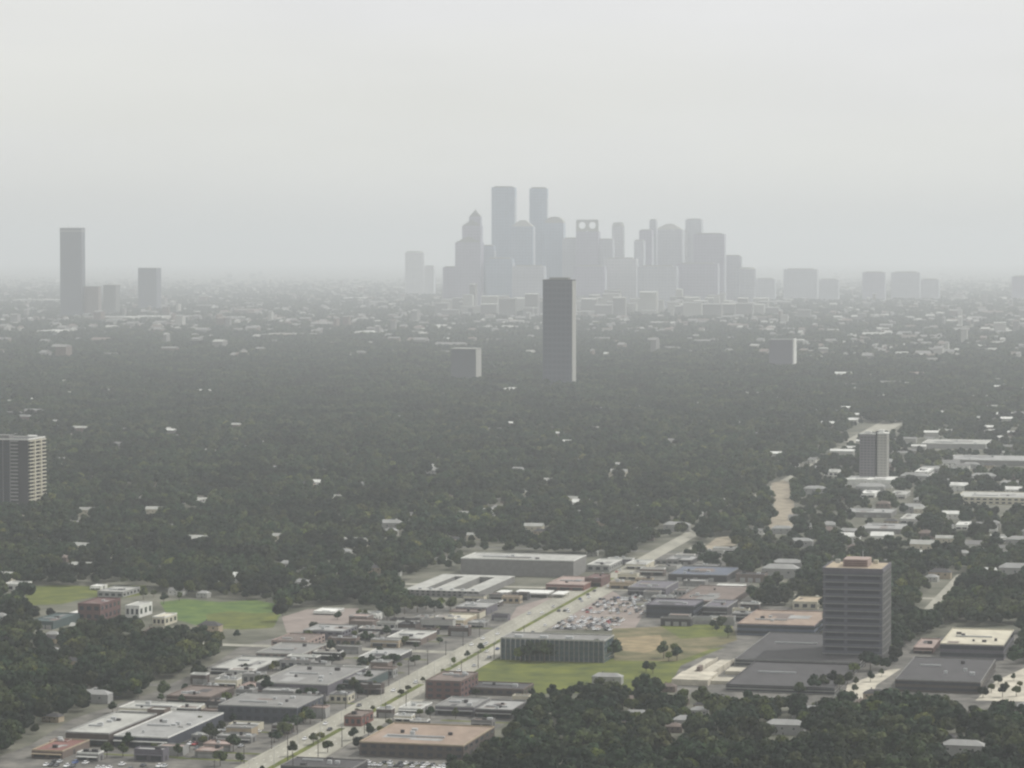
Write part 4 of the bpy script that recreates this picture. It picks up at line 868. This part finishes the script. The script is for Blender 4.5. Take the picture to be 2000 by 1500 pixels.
spots = [(640, 1350), (664, 1352), (700, 1310), (716, 1304), (736, 1318), (752, 1300), (690, 1346), (720, 1336), (700, 1272), (670, 1290), (648, 1296), (600, 1318), (740, 1278), (790, 1262), (812, 1270), (590, 1300), (560, 1322),
         (390, 1420), (350, 1440), (420, 1446), (300, 1472), (240, 1478), (180, 1482), (400, 1352), (440, 1340), (480, 1310), (270, 1366), (220, 1392), (470, 1490), (430, 1496), (600, 1386), (610, 1392), (626, 1372), (560, 1420)]
for px, py in spots: px_tree(px, py, random.uniform(.35, .62), "small tree dotted %s" % pt_zone(px, py), "small trees %s" % pt_zone(px, py))
rt = random.Random(21); nsp = 0
while nsp < 62:
    px = rt.uniform(180, 860); py = rt.uniform(1205, 1480)
    if not inpoly(np.array([px]), np.array([py]), [(150, 1430), (300, 1360), (430, 1300), (560, 1245), (640, 1210), (900, 1195), (940, 1215), (870, 1270), (700, 1370), (560, 1450), (480, 1490), (200, 1490)])[0]: continue
    P = G(px, py)
    if not free_foot(np.array([P.x]), np.array([P.y]), -1)[0] or not off_avenue(P.x, P.y, 19): continue
    px_tree(px, py, rt.uniform(.35, .8), "tree squeezed between shops and car parks %s" % ("near the pale pink car park" if py < 1275 else "around the grey-brown hall" if py < 1370 else "near the lower left stores"), "trees between the shops left of the avenue, %s" % ("far" if py < 1275 else "middle" if py < 1370 else "near")); nsp += 1
spots = [(820, 1400), (840, 1404), (760, 1420), (742, 1432), (890, 1404), (1010, 1408), (950, 1412), (1040, 1362), (930, 1362), (690, 1446), (720, 1440), (700, 1462), (640, 1470), (920, 1440), (880, 1494)]
for px, py in spots: px_tree(px, py, random.uniform(.35, .65), "small tree %s" % pt_zone(px, py), "small trees %s" % pt_zone(px, py))
for px, py in [(1640, 1350), (1628, 1340), (1655, 1336), (1608, 1348), (1668, 1320), (1690, 1302), (1706, 1290), (1700, 1310), (1590, 1356), (1560, 1358), (1745, 1262), (1735, 1276), (1752, 1282)]:
    px_tree(px, py, random.uniform(.6, .95), "tree crowded against the right end of the dark parking decks", "trees at the right end of the parking decks")
for px, py in [(1262, 1312), (1275, 1316), (1392, 1230), (1410, 1228), (1400, 1234), (1422, 1246)]:
    px_tree(px, py, random.uniform(.4, .7), 'shrubby tree standing on the grass and dry fields in the middle', 'shrubby trees on the middle fields')
for px, py in [(320, 1180), (350, 1174), (540, 1186), (552, 1204), (300, 1166), (280, 1172), (480, 1172), (520, 1176)]:
    px_tree(px, py, random.uniform(.5, .8), 'tree on the rim of the fresh green playing field', 'trees on the rim of the green playing field')
for px, py in [(1920, 1362), (1936, 1352), (1950, 1336), (1965, 1350), (1980, 1330), (1992, 1344), (1958, 1362), (1985, 1360)]:
    px_tree(px, py, random.uniform(.35, .65), "small tree scattered over the cream forecourt at the lower right", "small trees on the cream forecourt")
for px, py in [(1668, 1352), (1672, 1338), (1700, 1332), (1722, 1322)]:
    px_tree(px, py, random.uniform(.35, .5), "small tree beside the pale driveway below the striped tower", "small trees beside the pale driveway")
# all other trees of the town as one canopy
def gn_points(name, pts, scl, idxs, coll, label):
    me = bpy.data.meshes.new(name); me.from_pydata([tuple(p) for p in pts], [], [])
    a = me.attributes.new("siz", 'FLOAT', 'POINT'); a.data.foreach_set("value", np.asarray(scl, 'f'))
    a = me.attributes.new("pick", 'INT', 'POINT'); a.data.foreach_set("value", np.asarray(idxs, 'i'))
    a = me.attributes.new("spin", 'FLOAT_VECTOR', 'POINT'); sp_ = np.zeros((len(pts), 3), 'f'); sp_[:, 2] = RNG.uniform(0, 6.28, len(pts)); a.data.foreach_set("vector", sp_.ravel())
    o = bpy.data.objects.new(name, me); COL.objects.link(o); o["kind"] = "stuff"; o["label"] = label; o["category"] = "woods"
    ng = bpy.data.node_groups.new(name, 'GeometryNodeTree'); ng.interface.new_socket("Geometry", in_out='INPUT', socket_type='NodeSocketGeometry'); ng.interface.new_socket("Geometry", in_out='OUTPUT', socket_type='NodeSocketGeometry')
    N = ng.nodes.new; gi = N("NodeGroupInput"); go = N("NodeGroupOutput"); ip = N("GeometryNodeInstanceOnPoints"); ci = N("GeometryNodeCollectionInfo")
    ci.inputs[0].default_value = coll; ci.inputs["Separate Children"].default_value = True; ci.inputs["Reset Children"].default_value = True
    def at(nm, ty):
        q = N("GeometryNodeInputNamedAttribute"); q.data_type = ty; q.inputs[0].default_value = nm
        return [s for s in q.outputs if s.enabled and s.name == "Attribute"][0]
    ip.inputs["Pick Instance"].default_value = True
    l = ng.links.new; l(gi.outputs[0], ip.inputs["Points"]); l(ci.outputs[0], ip.inputs["Instance"]); l(at("pick", 'INT'), ip.inputs["Instance Index"])
    l(at("siz", 'FLOAT'), ip.inputs["Scale"]); l(at("spin", 'FLOAT_VECTOR'), ip.inputs["Rotation"]); l(ip.outputs[0], go.inputs[0])
    md = o.modifiers.new("planting", 'NODES'); md.node_group = ng; return o
tc_ = bpy.data.collections.new("tree kinds")
for i, (cm, tm, hh, r) in enumerate(PROTO): tc_.objects.link(bpy.data.objects.new("canopy_tree_%d" % i, cm))
sel = ~isind; n = sel.sum()
gn_points("woods", np.stack([X[sel], Y[sel], np.zeros(n)], 1), SCL[sel], RNG.choice(6, n, p=[.17, .18, .18, .18, .11, .18]), tc_, "unbroken canopy of dark green trees covering the town between the houses")
# far woods: groves of several crowns
gc = bpy.data.collections.new("grove kinds")
for i in range(4):
    rg = np.random.default_rng(50 + i); v = []; f = []
    for j in range(9):
        cm, tm, hh, r = PROTO[rg.integers(6)]; off = np.array([rg.uniform(-15, 15), rg.uniform(-15, 15), rg.uniform(-2, 1.5)]); s_ = rg.uniform(.7, 1.25)
        co = np.empty(len(cm.vertices) * 3, 'f'); cm.vertices.foreach_get("co", co); co = co.reshape(-1, 3) * s_ + off
        k = len(v); v += [tuple(c) for c in co]; f += [tuple(k + q for q in p.vertices) for p in cm.polygons if rg.random() < .75]
    me = bpy.data.meshes.new("grove"); me.from_pydata(v, [], f); me.materials.append(LEAF); me.update(); gc.objects.link(bpy.data.objects.new("grove_%d" % i, me))
xs, ys = [], []; dcur = 4690.0
while dcur < 30000:
    step = 26 + (dcur - 4690) * .0035; wd = dcur * .178 + 260; n = int(2 * wd / step)
    xs.append(np.linspace(-wd, wd, n) + RNG.uniform(-.5, .5, n) * step); ys.append(dcur + RNG.uniform(-.5, .5, n) * step); dcur += step * .95
X2 = np.concatenate(xs); Y2 = np.concatenate(ys); k2 = free_foot(X2, Y2, 14)
u = X2 * U.x + Y2 * U.y; v = X2 * V.x + Y2 * V.y
for a, b, hu, hv in far_f: k2 &= ~((abs(u - a) < hu + 8) & (abs(v - b) < hv + 8))
px2, py2 = pxv(X2, Y2, 0)
k2 &= RNG.uniform(size=X2.shape) < np.where(py2 > 660, .93, np.where(py2 > 610, .72, np.clip(.72 * (30000 - Y2) / 17000, 0, .72)))
n = k2.sum(); gn_points("far_woods", np.stack([X2[k2], Y2[k2], np.zeros(n)], 1), RNG.uniform(.8, 1.25, n), RNG.integers(0, 4, n), gc, "distant woods melting into the haze below the skyline")
# ------------------------------------------------------------------ cars
PAINTS = [("white", (.8, .8, .8)), ("silver", (.5, .51, .52)), ("black", (.02, .02, .022)), ("dark grey", (.09, .09, .1)), ("red", (.35, .03, .025)), ("blue", (.05, .09, .25)), ("beige", (.4, .35, .26))]
TYRE = mat("tyre rubber", (.02, .02, .02), .9, .1, 3)
def car_body(mb, mi=0):
    side = [(-2.3, .32), (2.3, .32), (2.32, .72), (1.25, .98), (-1.75, 1.02), (-2.32, .88)]
    n = len(side); vs = [(x, -.9, z) for x, z in side] + [(x, .9, z) for x, z in side]
    mb.poly(vs, [tuple(range(n)), tuple(range(2 * n - 1, n - 1, -1))] + [(i, n + i, n + (i + 1) % n, (i + 1) % n) for i in range(n)], mi)
    mb.poly([(-1.25, -.62, 1.44), (.35, -.62, 1.44), (.35, .62, 1.44), (-1.25, .62, 1.44), (-1.2, -.6, 1.5), (.3, -.6, 1.5), (.3, .6, 1.5), (-1.2, .6, 1.5)], [(0, 1, 5, 4), (1, 2, 6, 5), (2, 3, 7, 6), (3, 0, 4, 7), (4, 5, 6, 7)], mi); return mb
def car_glass(mb, mi=0):
    return mb.poly([(-1.8, -.82, 1.0), (1.15, -.82, .98), (1.15, .82, .98), (-1.8, .82, 1.0), (-1.3, -.66, 1.45), (.4, -.66, 1.45), (.4, .66, 1.45), (-1.3, .66, 1.45)], [(0, 1, 5, 4), (1, 2, 6, 5), (2, 3, 7, 6), (3, 0, 4, 7), (4, 5, 6, 7)], mi)
def wheel(mb, x, y, mi=0):
    b = len(mb.v); n = 10
    for yy in (y - .11, y + .11): mb.v += [(x + .33 * math.cos(2 * math.pi * i / n), yy, .33 + .33 * math.sin(2 * math.pi * i / n)) for i in range(n)]
    fs = [(b + i, b + (i + 1) % n, b + n + (i + 1) % n, b + n + i) for i in range(n)] + [tuple(b + i for i in reversed(range(n))), tuple(b + n + i for i in range(n))]
    mb.f += fs; mb.m += [mi] * len(fs); return mb
GLM, WM = car_glass(MB()).mesh("windows", GLASS), None
SMALL = []; FULL = []
WMS = [wheel(MB(), x, y).mesh("wheel", TYRE) for x in (-1.45, 1.45) for y in (-.84, .84)]
for nm, c in PAINTS:
    pm_ = mat("car paint " + nm, c, .3, .04, 1, spec=.5); FULL.append(car_body(MB()).mesh("body", pm_))
    mb = car_glass(car_body(MB()), 1)
    for x in (-1.45, 1.45):
        for y in (-.84, .84): wheel(mb, x, y, 2)
    SMALL.append(mb.mesh("car", [pm_, GLASS, TYRE]))
ncar = 0
def car(x, y, rz, where, grp, full=False, z=.14):
    global ncar
    if ncar >= 300: return
    ncar += 1
    k = random.choices(range(7), [7, 4, 2.5, 3, .3, .5, 1])[0]; lab = "%s car %s" % (PAINTS[k][0], where); s_ = random.uniform(.95, 1.15)
    if full:
        t = thing("car", lab, "car", (x, y, z), rz, grp); t.scale = (s_,) * 3
        for nm, me in [("body", FULL[k]), ("windows", GLM)] + [("wheel", q) for q in WMS]:
            c = bpy.data.objects.new(nm, me); COL.objects.link(c); c.parent = t
    else:
        o = bpy.data.objects.new("car", SMALL[k]); COL.objects.link(o); o.location = (x, y, z); o.rotation_euler = (0, 0, rz); o.scale = (s_,) * 3
        o["label"] = lab; o["category"] = "car"; o["group"] = grp
RA = math.atan2(adir.y, adir.x)
for i in range(46):
    s_ = random.uniform(-150, 1000); side = random.choice((-1, 1)); off = side * random.choice((4.8, 9, 13)); P = AX0 + adir * s_ + aperp * off
    car(P.x, P.y, RA + (0 if side > 0 else math.pi), "driving on the avenue", "cars driving on the avenue", s_ < 200)
def lot(px, py, rows, cols, where, grp, rowgap=8.5, fill=.75, along=False, full=False, z=.06):
    P = G(px, py)
    for r in range(rows):
        for c in range(cols):
            if random.random() > fill: continue
            q = P + (V * c * 2.9 + U * r * rowgap if not along else U * c * 2.9 + V * r * rowgap)
            if not free_foot(np.array([q.x]), np.array([q.y]), -1.5)[0] or not off_avenue(q.x, q.y, 20): continue
            car(q.x, q.y, (-ANG + math.pi / 2 if not along else -ANG) + random.choice((0, math.pi)) + random.uniform(-.04, .04), where, grp, full, z)
lot(338, 1470, 5, 11, "parked in the lower left car park", "cars parked in the lower left car park", 13, .5, False, True)
lot(390, 1440, 4, 10, "parked below the long navy block", "cars parked below the long navy block", 12, .5, False, True)
lot(690, 1494, 2, 20, "parked in front of the orange-roofed store", "cars parked in front of the orange-roofed store", 8, .7, False, True)
lot(90, 1496, 2, 22, "parked before the lower left stores", "cars parked before the lower left stores", 11, .35)
lot(1012, 1226, 8, 24, "in the crowded car lot behind the finned office", "cars in the crowded car lot behind the finned office", 9.5, .62, z=.08)
lot(1110, 1196, 9, 20, "in the far half of the crowded car lot", "cars in the far half of the crowded car lot", 12, .5, z=.08)
lot(1226, 1172, 4, 9, "parked beside the bluish purple building", "cars parked beside the bluish purple building", 10, .8, z=.08)
lot(575, 1235, 3, 18, "parked on the pale pink car park", "cars parked on the pale pink car park", 11, .55, z=.08)
lot(690, 1262, 3, 8, "parked among the trees left of the avenue", "cars parked among the trees left of the avenue", 12, .5)
lot(640, 1326, 3, 9, "parked by the teal-sided shop", "cars parked by the teal-sided shop", 12, .5)
lot(760, 1408, 3, 8, "parked behind the orange-roofed store", "cars parked behind the orange-roofed store", 10, .5)
# ------------------------------------------------------------------ street lamps and utility poles
def lamp():
    t = thing("street_lamp", "grey double-armed street lamp on the avenue median", "street lamp", (0, 0, 0), 0, "street lamps on the avenue median")
    ob("pole", MB().cyl(0, 0, .14, 0, 10.5, 8, 0, .6), METAL, t)
    for s_ in (-1, 1):
        a = ob("arm", MB().box(min(0, s_ * 2.6), max(0, s_ * 2.6), -.06, .06, 10.3, 10.42), METAL, t)
        ob("lamp_head", MB().box(min(s_ * 2.2, s_ * 3.1), max(s_ * 2.2, s_ * 3.1), -.18, .18, 10.16, 10.3), wallm("lightgrey"), a)
    return t
l0 = lamp()
for i in range(15):
    P = AX0 + adir * (-120 + i * 42); P.z = .27
    if i == 0: l0.location = P; l0.rotation_euler = (0, 0, RA - math.pi / 2)
    else: dup(l0, P, RA - math.pi / 2)
def upole(P, h, label, grp=None):
    t = thing("utility_pole", label, "utility pole", P, RA - math.pi / 2, grp)
    ob("post", MB().cyl(0, 0, .24, 0, h, 8, 0, .7), POLE, t); ob("crossarm", MB().box(-1.3, 1.3, -.1, .1, h - 1.2, h - .95), POLE, t)
    for x in (-1.1, -.4, .4, 1.1): ob("insulator", MB().cyl(x, 0, .08, h - .95, h - .7, 6), METAL, t)
upole(G(562, 1490), 17, "tall dark pole standing in the avenue near the bottom edge")
for i in range(13):
    P = AX0 + adir * (-60 + i * 45) + aperp * 17.5; P.z = .26
    upole(P, 11, "wooden utility pole along the right pavement of the avenue", "utility poles along the right pavement of the avenue")
for i in range(13):
    P = AX0 + adir * (-80 + i * 48) - aperp * 17.6; P.z = .26
    upole(P, 10, "wooden utility pole along the left pavement of the avenue", "utility poles along the left pavement of the avenue")
# ------------------------------------------------------------------ haze
hb = MB().box(-31000, 31000, -1000, 60000, -1.0, 560)
hm = bpy.data.materials.new("haze"); hm.use_nodes = True; n = hm.node_tree; n.nodes.clear()
mo = n.nodes.new("ShaderNodeOutputMaterial"); pv = n.nodes.new("ShaderNodeVolumePrincipled"); pv.inputs["Color"].default_value = (.812, .848, .882, 1)
pv.inputs["Density"].default_value = HAZE_DENSITY; pv.inputs["Anisotropy"].default_value = 0.2
n.links.new(pv.outputs[0], mo.inputs["Volume"])
o = ob("haze", hb, hm); o["kind"] = "stuff"; o["label"] = "pale even haze filling the air over the town"; o["category"] = "haze"
print("TREES", len(X), len(X2), "houses", nh, "far", len(extra), "cars", ncar, "objects", len(bpy.data.objects))
